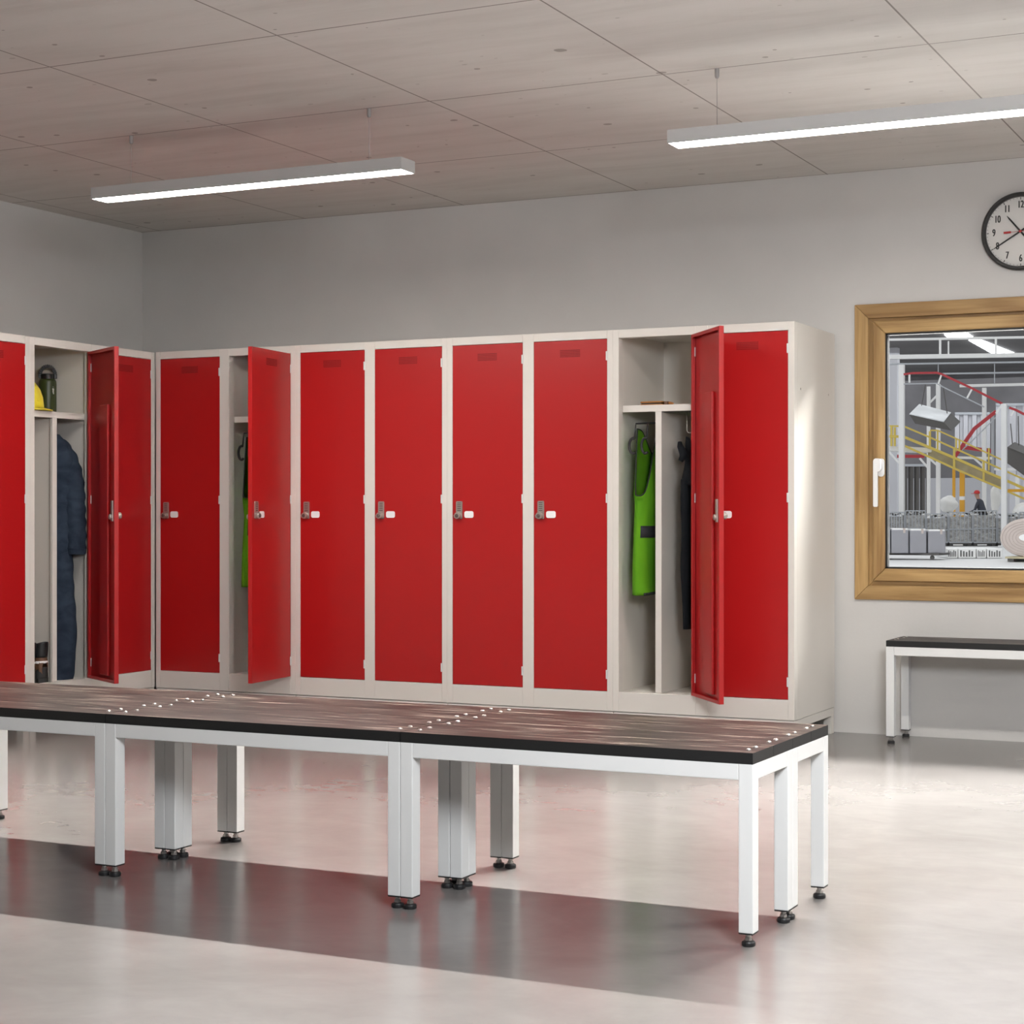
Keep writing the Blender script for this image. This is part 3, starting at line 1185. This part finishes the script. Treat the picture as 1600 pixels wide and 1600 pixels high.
def hbar(name, a, b_, w, h, mat, label=None, cat=None, group=None, kind=None):
    o = MB().bar(a, b_, w, h, mat).build(name)
    tag(o, label, cat, group, kind)
    return o


def px(n, d):
    return n / F_PX * d


def roof_beam(name, u0, v0, u1, v1, d, hpx, mat, label, hangers=(), to_v=528):
    a, b_ = at(u0, v0, d), at(u1, v1, d)
    root = empty(name, a)
    tag(root, label, 'beam', kind='thing')
    MB().bar(a - a, b_ - a, .2, px(hpx, d), mat).build('girder', root)
    for u, vb, vt, w in hangers:
        MB().bar(at(u, vb, d) - a, at(u, vt, d) - a, px(w, d), px(w, d), mat).build('hanger', root)


roof_beam('roof_girder', 1330, 559, 1720, 553, 60, 6.5, 'h_white', 'thick white roof girder across the hall behind the window', [(1469, 555, 530, 3), (1482, 555, 533, 2), (1556, 553, 528, 3)])
roof_beam('roof_rail', 1330, 532, 1720, 525, 61, 3.2, 'h_white', 'thin white rail above the thick roof girder in the hall')
roof_beam('roof_rail', 1330, 570, 1720, 564, 60, 2.2, 'h_grey', 'thin grey rail just below the thick roof girder', [(1466, 569, 583, 1.2), (1554, 566, 600, 1.2)])
roof_beam('roof_rail', 1473, 584, 1720, 580, 64, 2.2, 'h_grey', 'lower grey roof rail starting above the red conveyor bend')
roof_beam('roof_rail', 1500, 603, 1720, 598, 62, 4, 'h_white', 'lowest white roof rail carried by the portal post')
for v0, v1, u in ((576, 574, 1), (592, 590, 2)):
    pass
def on_roof(u, v, z):
    p = at(u, v, 1.0) - CAM
    return CAM + p * ((z - CAM.z) / p.z)


for quad, lb in ((((1476, 521), (1510, 519), (1520, 526), (1484, 528)), 'bright skylight panel at the top left of the window view'),
                 (((1514, 530), (1531, 530), (1584, 551), (1553, 552)), 'long slanting skylight strip between the two roof hangers')):
    t = [on_roof(u, v, 8.195) for u, v in quad]
    m = MB()
    m.mesh(t + [p - Vector((0, 0, .06)) for p in t], [(0, 1, 2, 3), (7, 6, 5, 4), (0, 4, 5, 1), (1, 5, 6, 2), (2, 6, 7, 3), (3, 7, 4, 0)], 'h_glow')
    tag(m.build('window_%d' % (2 + (quad[0][0] > 1500))), kind='structure')


def column(u, v0, w, d, mat, label, base=None, brace=()):
    p = at(u, v0, d)
    root = empty('steel_column', (p.x, p.y, 0))
    tag(root, label, 'column', kind='thing')
    MB().box(-px(w, d) / 2, px(w, d) / 2, -px(w, d) / 2, px(w, d) / 2, 0, p.z, mat).build('shaft', root)
    k = px(w, d)
    MB().box(-k, k, -k, k, 0, .03, mat).build('foot_plate', root)
    o = Vector((p.x, p.y, 0))
    for u0, vv0, u1, vv1, ww in brace:
        MB().bar(at(u0, vv0, d) - o, at(u1, vv1, d) - o, px(ww, d), px(ww, d), mat).build('brace', root)


column(1396.5, 520, 15, 72, 'h_pale', 'broad pale column at the left edge of the window view')
column(1409, 570, 8, 56.3, 'h_white', 'tall white column carrying the yellow platform', brace=[(1388, 705, 1405, 724, 3)])
column(1451, 604, 5, 64, 'h_white', 'left one of the paired white columns behind the hanging bin', brace=[(1437, 716, 1450, 731, 3), (1453, 629, 1463, 619, 3)])
column(1466, 600, 6, 63, 'h_white', 'right one of the paired white columns behind the hanging bin', brace=[(1453, 717, 1463, 726, 3)])
column(1538, 606, 6, 62, 'h_white', 'white portal column where the two red rails cross', brace=[(1522, 716, 1535, 728, 3)])
column(1551, 648, 4, 61, 'h_grey', 'slim grey column left of the front white column', brace=())
column(1569, 631, 8, 53.9, 'h_white', 'white front column at the end of the red sloping rail')
column(1590, 742, 6, 66, 'h_white', 'short white column far right under the dark bin', brace=[(1553, 733, 1620, 733, 4)])
column(1553, 742, 4, 66, 'h_white', 'short white column behind the slim grey column')


def rail(name, pts, d, w, mat, label, rungs=(), low=None):
    o = at(*pts[0], d)
    root = empty(name, o)
    tag(root, label, 'rail', kind='thing')
    m = MB()
    for a, b_ in zip(pts, pts[1:]):
        m.bar(at(*a, d) - o, at(*b_, d) - o, px(w, d), px(w, d), mat)
    m.build('track', root)
    if low:
        m = MB()
        for a, b_ in zip(low, low[1:]):
            m.bar(at(*a, d) - o, at(*b_, d) - o, px(2, d), px(1.8, d), 'h_grey')
        m.build('lower_guide', root)
    for a, b_ in rungs:
        MB().bar(at(*a, d) - o, at(*b_, d) - o, px(2.6, d), px(2.6, d), 'h_white').build('bracket', root)


rail('conveyor_rail', [(1412, 585), (1426, 583), (1464, 582.5), (1472, 585), (1519, 607), (1566, 631)], 56, 3.2, 'h_red', 'red overhead conveyor rail sloping down across the top of the window view',
     [((1421, 585), (1421, 598)), ((1471, 585), (1466, 600)), ((1519, 607), (1511, 622)), ((1566, 632), (1556, 646))], [(1412, 600), (1464, 599), (1474, 605), (1538, 636)])
rail('conveyor_rail', [(1556, 643), (1522, 670), (1486, 722)], 60, 5.5, 'h_red', 'red conveyor rail rising from the stairs towards the portal column', (), [(1556, 652), (1524, 684), (1500, 706)])
rail('conveyor_rail', [(1577, 637), (1588, 641), (1625, 660)], 52, 3.5, 'h_red', 'short red rail at the right edge of the window above the dark bin', [((1584, 640), (1580, 650))])
rail('loading_rail', [(1506, 699), (1550, 705)], 63, 6, 'h_red', 'red crossbar behind the yellow stair railing')
rail('loading_rail', [(1402, 713), (1444, 713)], 62, 5, 'h_red', 'red crossbar under the yellow platform')


def bin_(name, top, low, d, dd, lid, label, cables):
    """tilted container: TOP and LOW are its four upper and lower corners"""
    o = at(*top[0], d)
    root = empty(name, o)
    tag(root, label, 'bin')
    dep = [d, d + dd, d + dd, d]
    t = [at(*p, e) - o for p, e in zip(top, dep)]
    b_ = [at(*p, e) - o for p, e in zip(low, dep)]
    m = MB()
    m.mesh(t + b_, [(7, 6, 5, 4), (0, 1, 5, 4), (1, 2, 6, 5), (2, 3, 7, 6), (3, 0, 4, 7)], 'h_dark')
    m.build('body', root)
    MB().mesh([p + Vector((0, 0, .02)) for p in t], [(0, 1, 2, 3)], lid).build('lid', root, solid=.03)
    for a, b2 in cables:
        MB().bar(at(*a, d + dd / 2) - o, at(*b2, d + dd / 2) - o, .025, .025, 'h_dark').build('cable', root)


bin_('hanging_bin', [(1421, 648), (1436, 633), (1486, 646), (1475, 660)], [(1430, 662), (1440, 648), (1501, 659), (1487, 673)], 50, 1.2, 'h_panel', 'tilted hanging bin with bright zinc lid below the red rail', [((1440, 634), (1446, 601)), ((1480, 646), (1474, 606))])
bin_('hanging_bin', [(1574, 700), (1585, 692.5), (1622, 708), (1612, 716)], [(1574, 724), (1585, 716), (1622, 748), (1612, 752)], 46, 1.0, 'h_dark', 'dark hanging bin cut off by the right edge of the photo', [((1582, 694), (1579, 662)), ((1592, 696), (1591, 650))])

# stairs and platform
d = 57
o = at(1414, 700, d)
st = empty('platform_stair', o)
tag(st, 'yellow railed platform and stair sloping down to the right in the hall', 'stairs', kind='thing')


def ybar(name, pts, w, mat='h_yellow', dd=0):
    m = MB()
    for a, b_ in zip(pts, pts[1:]):
        m.bar(at(*a, d + dd) - o, at(*b_, d + dd) - o, px(w, d), px(w, d), mat)
    return m.build(name, st)


ybar('handrail', [(1380, 665.5), (1412, 666), (1452, 683), (1490, 700), (1540, 722), (1600, 749), (1640, 767)], 2.6)
ybar('middle_rail', [(1380, 681.5), (1412, 682.5), (1452, 699), (1490, 715), (1540, 737), (1566, 748), (1640, 781)], 4)
ybar('stringer', [(1412, 696), (1452, 714), (1500, 736), (1566, 764), (1640, 797)], 3)
ybar('handrail', [(1453, 672.5), (1465, 672.5), (1500, 688), (1560, 716), (1640, 752)], 2.2, dd=1.4)
for u, v0, v1, w in ((1393, 666, 697, 3), (1398, 668, 697, 3), (1453, 674, 700, 3), (1491, 700, 731, 3.2), (1537, 721, 752, 3)):
    ybar('post', [(u, v0), (u, v1)], w)
for u, v0, v1 in ((1465, 673, 706), (1494, 686, 705), (1499, 688, 705), (1545, 700, 735)):
    ybar('post', [(u, v0), (u, v1)], 2.4, dd=1.4)
m = MB()
for a, b_ in zip([(1450, 699), (1500, 720), (1566, 749)], [(1500, 720), (1566, 749), None]):
    if b_:
        m.poly([at(a[0], a[1], d + .3) - o, at(b_[0], b_[1], d + .3) - o, at(b_[0], b_[1] + 15, d + .3) - o, at(a[0], a[1] + 14, d + .3) - o], 'h_beige')
m.build('side_panel', st, solid=.02)
m = MB()
m.bar(at(1374, 701, d + .6) - o, at(1452, 704, d + .6) - o, 1.0, px(7, d), 'h_white')
m.build('platform_deck', st)
ybar('deck_edge', [(1412, 698), (1470, 706)], 3, dd=.7)
ybar('deck_beam', [(1496, 715), (1550, 716)], 4, 'h_white', dd=1.8)
rail('yellow_guard', [(1575, 766.5), (1650, 766.5)], 56, 4.5, 'h_orange', 'orange-yellow guard bar at the right edge of the window view')


def post(name, u, v0, v1, w, d, mat, label, toe=False):
    p, q = at(u, v0, d), at(u, v1, d)
    root = empty(name, (q.x, q.y, 0))
    tag(root, label, 'post', kind='thing')
    k = px(w, d) / 2
    MB().box(-k, k, -k, k, 0, p.z, mat).build('shaft', root)
    MB().box(-k * 2, k * 2, -k * 2, k * 2, 0, .08, mat).build('foot', root)
    MB().box(-k * 1.05, k * 1.05, -k * 1.1, k * 1.1, 1.55, 1.68, 'h_white').build('band', root)


post('machine_post', 1503.5, 733, 800, 7, 60, 'h_orange', 'stout orange-yellow post standing behind the wire cages')
post('machine_post', 1490.5, 732, 775, 4, 64, 'h_orange', 'thin orange post left of the stout yellow one')

# curtains / panels at the back
def panel(name, u0, u1, v0, v1, d, mat, label, cat):
    a, b_ = at(u0, v0, d), at(u1, v1, d)
    root = empty(name, (a.x, a.y, 0))
    tag(root, label, cat, kind='thing')
    z0 = max(b_.z, 0)
    e = at(u1, v0, d)
    m = MB()
    n = 8
    dx, dy = (e.x - a.x), (e.y - a.y)
    for k in range(n):
        p, q = k / n, (k + 1) / n
        w = .12 * (k % 2)
        m.mesh([(dx * p, dy * p + w, z0), (dx * q, dy * q + w, z0), (dx * q, dy * q + w, a.z), (dx * p, dy * p + w, a.z)], [(0, 1, 2, 3)], mat)
    m.build('sheet', root, solid=.03)
    MB().bar((0, 0, a.z), (dx, dy, a.z), .1, .1, 'h_grey').build('top_rail', root)


panel('strip_curtain', 1413, 1450, 727, 850, 69, 'h_dark', 'dark strip curtain below the platform at the left', 'curtain')
panel('cladding_panel', 1556, 1640, 632, 850, 73, 'h_pale', 'pale wall panel behind the dark bin at the right', 'panel')
panel('cladding_panel', 1492, 1546, 646, 700, 75, 'h_pale', 'light grey wall panel behind the zinc-lidded bin', 'panel')

# cages
edges = [1352, 1388, 1414, 1447, 1482, 1520, 1558, 1592, 1630]
clab = ['wire cage of waste cut off by the left window edge', 'leftmost whole wire cage of waste, under the broad pale column', 'wire cage of waste below the dark strip curtain', 'wire cage of waste below the paired white columns', 'wire cage of waste in front of the orange-yellow post',
        'wire cage of waste in front of the stooping worker', 'wire cage of waste left of the roll, by the front column', 'wire cage of waste at the right edge above the big roll']
for k, (u0, u1) in enumerate(zip(edges, edges[1:])):
    d = 54.5
    a, b_ = at(u0 + 1, 845, d), at(u1 - 1, 845, d)
    w = (b_ - a).length
    root = empty('wire_cage', (a.x, a.y, 0), math.atan2(b_.y - a.y, b_.x - a.x))
    tag(root, clab[k], 'cage', 'row of wire cages in the hall')
    h = 1.10 + .05 * ((k * 7) % 3 - 1)
    n = 9
    rnd = random.Random(k)
    m = MB()
    hs = [[h - .06 + rnd.uniform(-.05, .07) for _ in range(n + 1)] for _ in range(4)]
    m.grid(lambda a_, v: (.03 + (w - .06) * a_, .03 + .9 * v, hs[round(v * 3)][round(a_ * n)]), n, 3, 'cage')
    m.box(.03, w - .03, .03, .93, .14, h - .14, 'cage')
    m.build('waste_fill', root)
    f = MB()
    for z in (.12, h * .5, h):
        f.box(0, w, -.015, .015, z - .018, z + .018, 'h_grey')
    for i in range(7):
        x = w * i / 6
        f.box(x - .012, x + .012, -.015, .015, .12, h, 'h_grey')
    f.build('mesh_front', root)
    MB().box(.02, w - .02, 0, .95, .06, .13, 'h_dark').build('base', root)
    for x in (.08, w - .08):
        MB().box(x - .06, x + .06, .05, .9, 0, .06, 'h_dark').build('leg', root)

# grey wrapped packs on a trolley
tr = empty('trolley', (*at(1432, 876, 38.5).xy, 0), R(-2))
tag(tr, 'low dark trolley under the grey wrapped packs', 'trolley')
MB().box(-1.0, .56, -.1, .8, .10, .15, 'h_dark').build('deck', tr)
for x in (-.8, .38):
    MB().lathe([(.05, -.02), (.05, .02)], 'h_dark', (x, -.02, .05), 14, 'y').build('wheel', tr)
packs = [(1346, 1391.5, 825, 'grey wrapped pack at the left window edge'), (1392.5, 1420, 828, 'grey wrapped pack second from the left window edge'), (1421.5, 1448, 829, 'grey wrapped pack in the middle of the trolley'), (1450, 1478, 830, 'grey wrapped pack at the right end of the trolley')]
for u0, u1, v0, lb in packs:
    d = 38.3
    a, b_ = at(u0, 873, d), at(u1, 873, d)
    w = b_.x - a.x
    h = at(u0, v0, d).z - .15
    root = empty('wrapped_pack', (a.x, a.y, .15), math.atan2(b_.y - a.y, b_.x - a.x))
    tag(root, lb, 'pack', 'grey wrapped packs')
    w = (b_ - a).length
    MB().box(.004, w - .004, 0, .65, 0, h, 'h_wrap').build('wrapping', root, bevel=.02)
    MB().box(.02, w - .02, .03, .62, h - .005, h + .035, 'h_white').build('top_sheet', root, bevel=.008)
    MB().box(w * .68, w * .68 + .05, -.004, .3, h - .07, h + .04, 'h_roll').build('strap_end', root)

# bundles behind
for u0, u1, lb in ((1480, 1496.5, 'printed white bundle right beside the grey packs'), (1497.5, 1525, 'wide printed white bundle in the middle of the floor row'), (1526.5, 1541, 'narrow dark-printed bundle right of the wide one'), (1542.5, 1567, 'striped white bundle touching the big roll')):
    d = 39.5
    a, b_ = at(u0, 872, d), at(u1, 872, d)
    w = (b_ - a).length
    root = empty('tied_bundle', (a.x, a.y, 0), math.atan2(b_.y - a.y, b_.x - a.x))
    tag(root, lb, 'bundle', 'white tied bundles on the hall floor')
    MB().box(0, w, 0, 1.6, 0, .23, 'h_white').build('sheets', root, bevel=.02)
    s = MB()
    for j in range(5):
        x = w * (.1 + .8 * j / 5)
        s.box(x, x + w * .09, -.004, 0, .04, .19 - .02 * (j % 3), 'h_stripe')
    s.build('printing', root)

# big felt roll on a pallet
d = 36.5
c = at(1603, 848, d)
rr = empty('felt_roll', c, R(-8))
tag(rr, 'big pale felt roll at the right edge with spiral end', 'roll')
MB().lathe([(.30, -.02), (.405, -.015), (.42, .02), (.42, 1.5), (.40, 1.54), (.1, 1.55)], 'h_roll', n=48, axis='y', sx=1.42).build('felt', rr, smooth=False)
m = MB()
pts = []
for k in range(0, 300):
    a = k * .13
    r_ = .07 + .345 * k / 300
    pts.append((1.42 * r_ * math.cos(a), -.022, r_ * math.sin(a) * .95))
m.tube(pts, .0045, 'h_rollend', 5)
m.build('spiral_edge', rr)
MB().lathe([(.05, -.03), (.075, -.026), (.075, .0)], 'h_white', n=24, axis='y', sx=2.0, c=(0, 0, 0)).build('core', rr)
pl = empty('pallet', (c.x - .45, c.y, 0), R(-8))
tag(pl, 'small wooden pallet carrying the big felt roll', 'pallet')
MB().box(0, 1.6, -.02, 1.4, .07, .035 + .08, 'h_beige').build('deck', pl)
for x in (.05, .7, 1.4):
    MB().box(x, x + .14, 0, 1.35, 0, .07, 'h_dark').build('bearer', pl)
rr.location.z = .115 + .42 + .0

# white heap and sacks behind the cages
for nm, u, d, z, sx, sz, lb in (('fabric_heap', 1605, 56.1, .76, .6, .70, 'heap of white fabric behind the cages at the right edge'), ('white_sack', 1481, 58.5, 1.385, .30, .29, 'white sack lying between the columns and the orange post'), ('white_sack', 1555, 58.5, 1.60, .16, .49, 'tall white sack standing behind the slim grey column')):
    p = at(u, 800, d)
    p.z = z
    m = MB()

    def blob(a, w, sx=sx, sz=sz):
        th, ph = 2 * PI * a, PI * w
        r_ = 1 + .16 * math.sin(3 * th + 1) * math.sin(ph) + .1 * math.sin(5 * ph + th)
        return (sx * r_ * math.sin(ph) * math.cos(th), .35 * r_ * math.sin(ph) * math.sin(th), -sz * r_ * math.cos(ph))
    m.grid(blob, 20, 12, 'h_white', close_u=True)
    ob = m.build(nm, smooth=True)
    ob.location = p
    tag(ob, lb, 'heap' if nm == 'fabric_heap' else 'sack')

# shelf the sacks rest on
sh = empty('work_table', (*at(1484, 800, 58.5).xy, 0), R(-4))
tag(sh, 'long pale work table behind the cages carrying the white sack', 'table')
MB().box(-.9, 2.1, -.4, .5, 1.0, 1.06, 'h_white').build('tabletop', sh)
for x in (-.8, 2.0):
    for y in (-.35, .4):
        MB().box(x - .03, x + .03, y, y + .06, 0, 1.0, 'h_grey').build('leg', sh)


# stooping worker
def worker():
    base = at(1533, 845, 56.6)
    root = empty('person', (base.x, base.y, 0), R(-12))
    tag(root, 'person in dark work clothes and red cap stooping over the work behind the cages', 'person')
    J = {  # joint: (position, radius); faces -x
        'pelvis': ((.10, 0, .95), .155), 'waist': ((.06, 0, 1.12), .135), 'chest': ((-.02, 0, 1.36), .155), 'neck0': ((-.08, 0, 1.52), .07), 'neck': ((-.12, 0, 1.58), .055),
        'head': ((-.15, 0, 1.68), .085), 'crown': ((-.16, 0, 1.76), .075),
        'hipL': ((.10, -.10, .90), .10), 'kneeL': ((.05, -.11, .50), .065), 'ankL': ((.12, -.12, .09), .045), 'toeL': ((-.06, -.13, .04), .035),
        'hipR': ((.10, .10, .90), .10), 'kneeR': ((.10, .12, .50), .065), 'ankR': ((.20, .13, .09), .045), 'toeR': ((.03, .14, .04), .035),
        'shL': ((-.03, -.19, 1.44), .065), 'elL': ((-.12, -.25, 1.17), .045), 'wrL': ((-.34, -.20, 1.10), .032), 'hdL': ((-.42, -.18, 1.09), .03),
        'shR': ((-.03, .19, 1.44), .065), 'elR': ((-.10, .25, 1.16), .045), 'wrR': ((-.33, .19, 1.13), .032), 'hdR': ((-.41, .17, 1.12), .03)}
    E_ = [('pelvis', 'waist'), ('waist', 'chest'), ('chest', 'neck0'), ('neck0', 'neck'), ('neck', 'head'), ('head', 'crown'), ('pelvis', 'hipL'), ('hipL', 'kneeL'), ('kneeL', 'ankL'), ('ankL', 'toeL'),
          ('pelvis', 'hipR'), ('hipR', 'kneeR'), ('kneeR', 'ankR'), ('ankR', 'toeR'), ('chest', 'shL'), ('shL', 'elL'), ('elL', 'wrL'), ('wrL', 'hdL'), ('chest', 'shR'), ('shR', 'elR'), ('elR', 'wrR'), ('wrR', 'hdR')]
    fing = []
    for s, hd in ((-1, 'hdL'), (1, 'hdR')):
        p = Vector(J[hd][0])
        for k in range(4):
            nm = '%s_f%d' % (hd, k)
            J[nm] = (tuple(p + Vector((-.085 + .008 * abs(k - 1.5), (k - 1.5) * .022, -.03))), .009)
            E_.append((hd, nm))
        J[hd + '_t'] = (tuple(p + Vector((-.035, -s * .05, .005))), .010)
        E_.append((hd, hd + '_t'))
    keys = list(J)
    me = bpy.data.meshes.new('body_skeleton')
    me.from_pydata([J[k][0] for k in keys], [(keys.index(a), keys.index(b_)) for a, b_ in E_], [])
    ob = bpy.data.objects.new('body_skeleton', me)
    COL.objects.link(ob)
    md = ob.modifiers.new('skin', 'SKIN')
    for i, k in enumerate(keys):
        sv = me.skin_vertices[0].data[i]
        sv.radius = (J[k][1], J[k][1] * (1.15 if k in ('pelvis', 'waist', 'chest') else 1))
        sv.use_root = (i == 0)
    sb = ob.modifiers.new('sub', 'SUBSURF')
    sb.levels = sb.render_levels = 2
    dg = bpy.context.evaluated_depsgraph_get()
    m2 = bpy.data.meshes.new_from_object(ob.evaluated_get(dg))
    bpy.data.objects.remove(ob)
    m2.materials.clear()
    for k in ('dark_cloth', 'skin', 'rubber'):
        m2.materials.append(M[k])
    for p in m2.polygons:
        c = p.center
        p.material_index = 1 if (c.z > 1.56 or (c.x < -.33 and c.z < 1.3)) else (2 if c.z < .10 else 0)
        p.use_smooth = True
    body = bpy.data.objects.new('body', m2)
    COL.objects.link(body)
    body.parent = root
    m = MB()
    m.lathe([(.100, 1.735), (.104, 1.77), (.09, 1.82), (.05, 1.85), (.005, 1.857)], 'h_cap', (-.155, 0, 0), 20)
    m.box(-.34, -.20, -.075, .075, 1.735, 1.75, 'h_cap')
    m.build('cap', root, smooth=False)
    m = MB()
    m.lathe([(.010, -.012), (.014, 0), (.008, .016)], 'skin', (-.243, 0, 1.685), 8)
    m.box(-.242, -.236, -.03, .03, 1.638, 1.646, 'h_cap')
    for y in (-.032, .032):
        m.lathe([(.002, -.007), (.009, 0), (.002, .007)], 'rubber', (-.232, y, 1.712), 8)
    for y in (-.092, .092):
        m.lathe([(.004, -.025), (.014, 0), (.004, .03)], 'skin', (-.145, y, 1.69), 8)
    m.build('face', root)


worker()

# ------------------------------------------------------------------ light
def area(name, loc, rot, sx, sy, power, col=(1, 1, 1), spread=180):
    l = bpy.data.lights.new(name, 'AREA')
    l.shape = 'RECTANGLE'
    l.size, l.size_y = sx, sy
    l.energy = power
    l.color = col
    l.spread = R(spread)
    o = bpy.data.objects.new(name, l)
    COL.objects.link(o)
    o.location = loc
    o.rotation_euler = rot
    return o


# hall: daylight from above, an added front fill, an unseen lamp beyond the window
area('hall_daylight', (-9, 45, 8.0), (0, 0, 0), 30, 66, 6000, (.97, .98, 1.0))
area('hall_front_light', (-6, 20, 7.0), (R(62), 0, 0), 26, 6, 1500, (.97, .98, 1.0))
hl = area('hall_high_bay_light', (5.7, 4.2, 5.2), (0, 0, 0), 4.0, 2.4, 10000, (1.0, .97, .93))
hl.rotation_euler = (Vector((4.7, -.7, 0)) - Vector((5.7, 4.2, 5.2))).to_track_quat('-Z', 'Y').to_euler()
# unseen tilted lights added under the lamps to brighten the front floor
for x in (.850, 3.590, 6.330):
    area('pendant_lamp_light', (x + .7925, -1.395, 2.424), (R(-42), 0, 0), 1.56, .035, 82, LAMP_COL, 96)
# unseen fill lights added to the right and behind the camera
area('window_light_right', (7.9, -1.1, 1.35), (0, R(90), 0), 1.7, 2.2, 17, (.95, .97, 1.0))
fl = area('window_light_corner', (6.25, -5.5, 2.1), (0, 0, 0), .9, .7, 138, (.94, .97, 1.0))
fl.rotation_euler = (Vector((4.0, -2.9, .3)) - Vector((6.25, -5.5, 2.1))).to_track_quat('-Z', 'Y').to_euler()
area('window_light_front', (2.8, -8.45, .75), (R(90), 0, 0), 6.0, 1.0, 4, (.90, .95, 1.0))

w = bpy.data.worlds.new('world')
SC.world = w
w.use_nodes = True
w.node_tree.nodes['Background'].inputs[0].default_value = (.8, .85, .9, 1)
w.node_tree.nodes['Background'].inputs[1].default_value = .3

SC.view_settings.view_transform = 'Standard'
SC.view_settings.look = 'None'
SC.view_settings.exposure = 0
SC.view_settings.gamma = 1
SC.cycles.caustics_reflective = False
SC.cycles.caustics_refractive = False
SC.cycles.max_bounces = 10
SC.cycles.diffuse_bounces = 6
SC.cycles.sample_clamp_indirect = 8
SC.cycles.use_denoising = True
SC.cycles.denoising_prefilter = 'ACCURATE'
SC.cycles.blur_glossy = 1.0
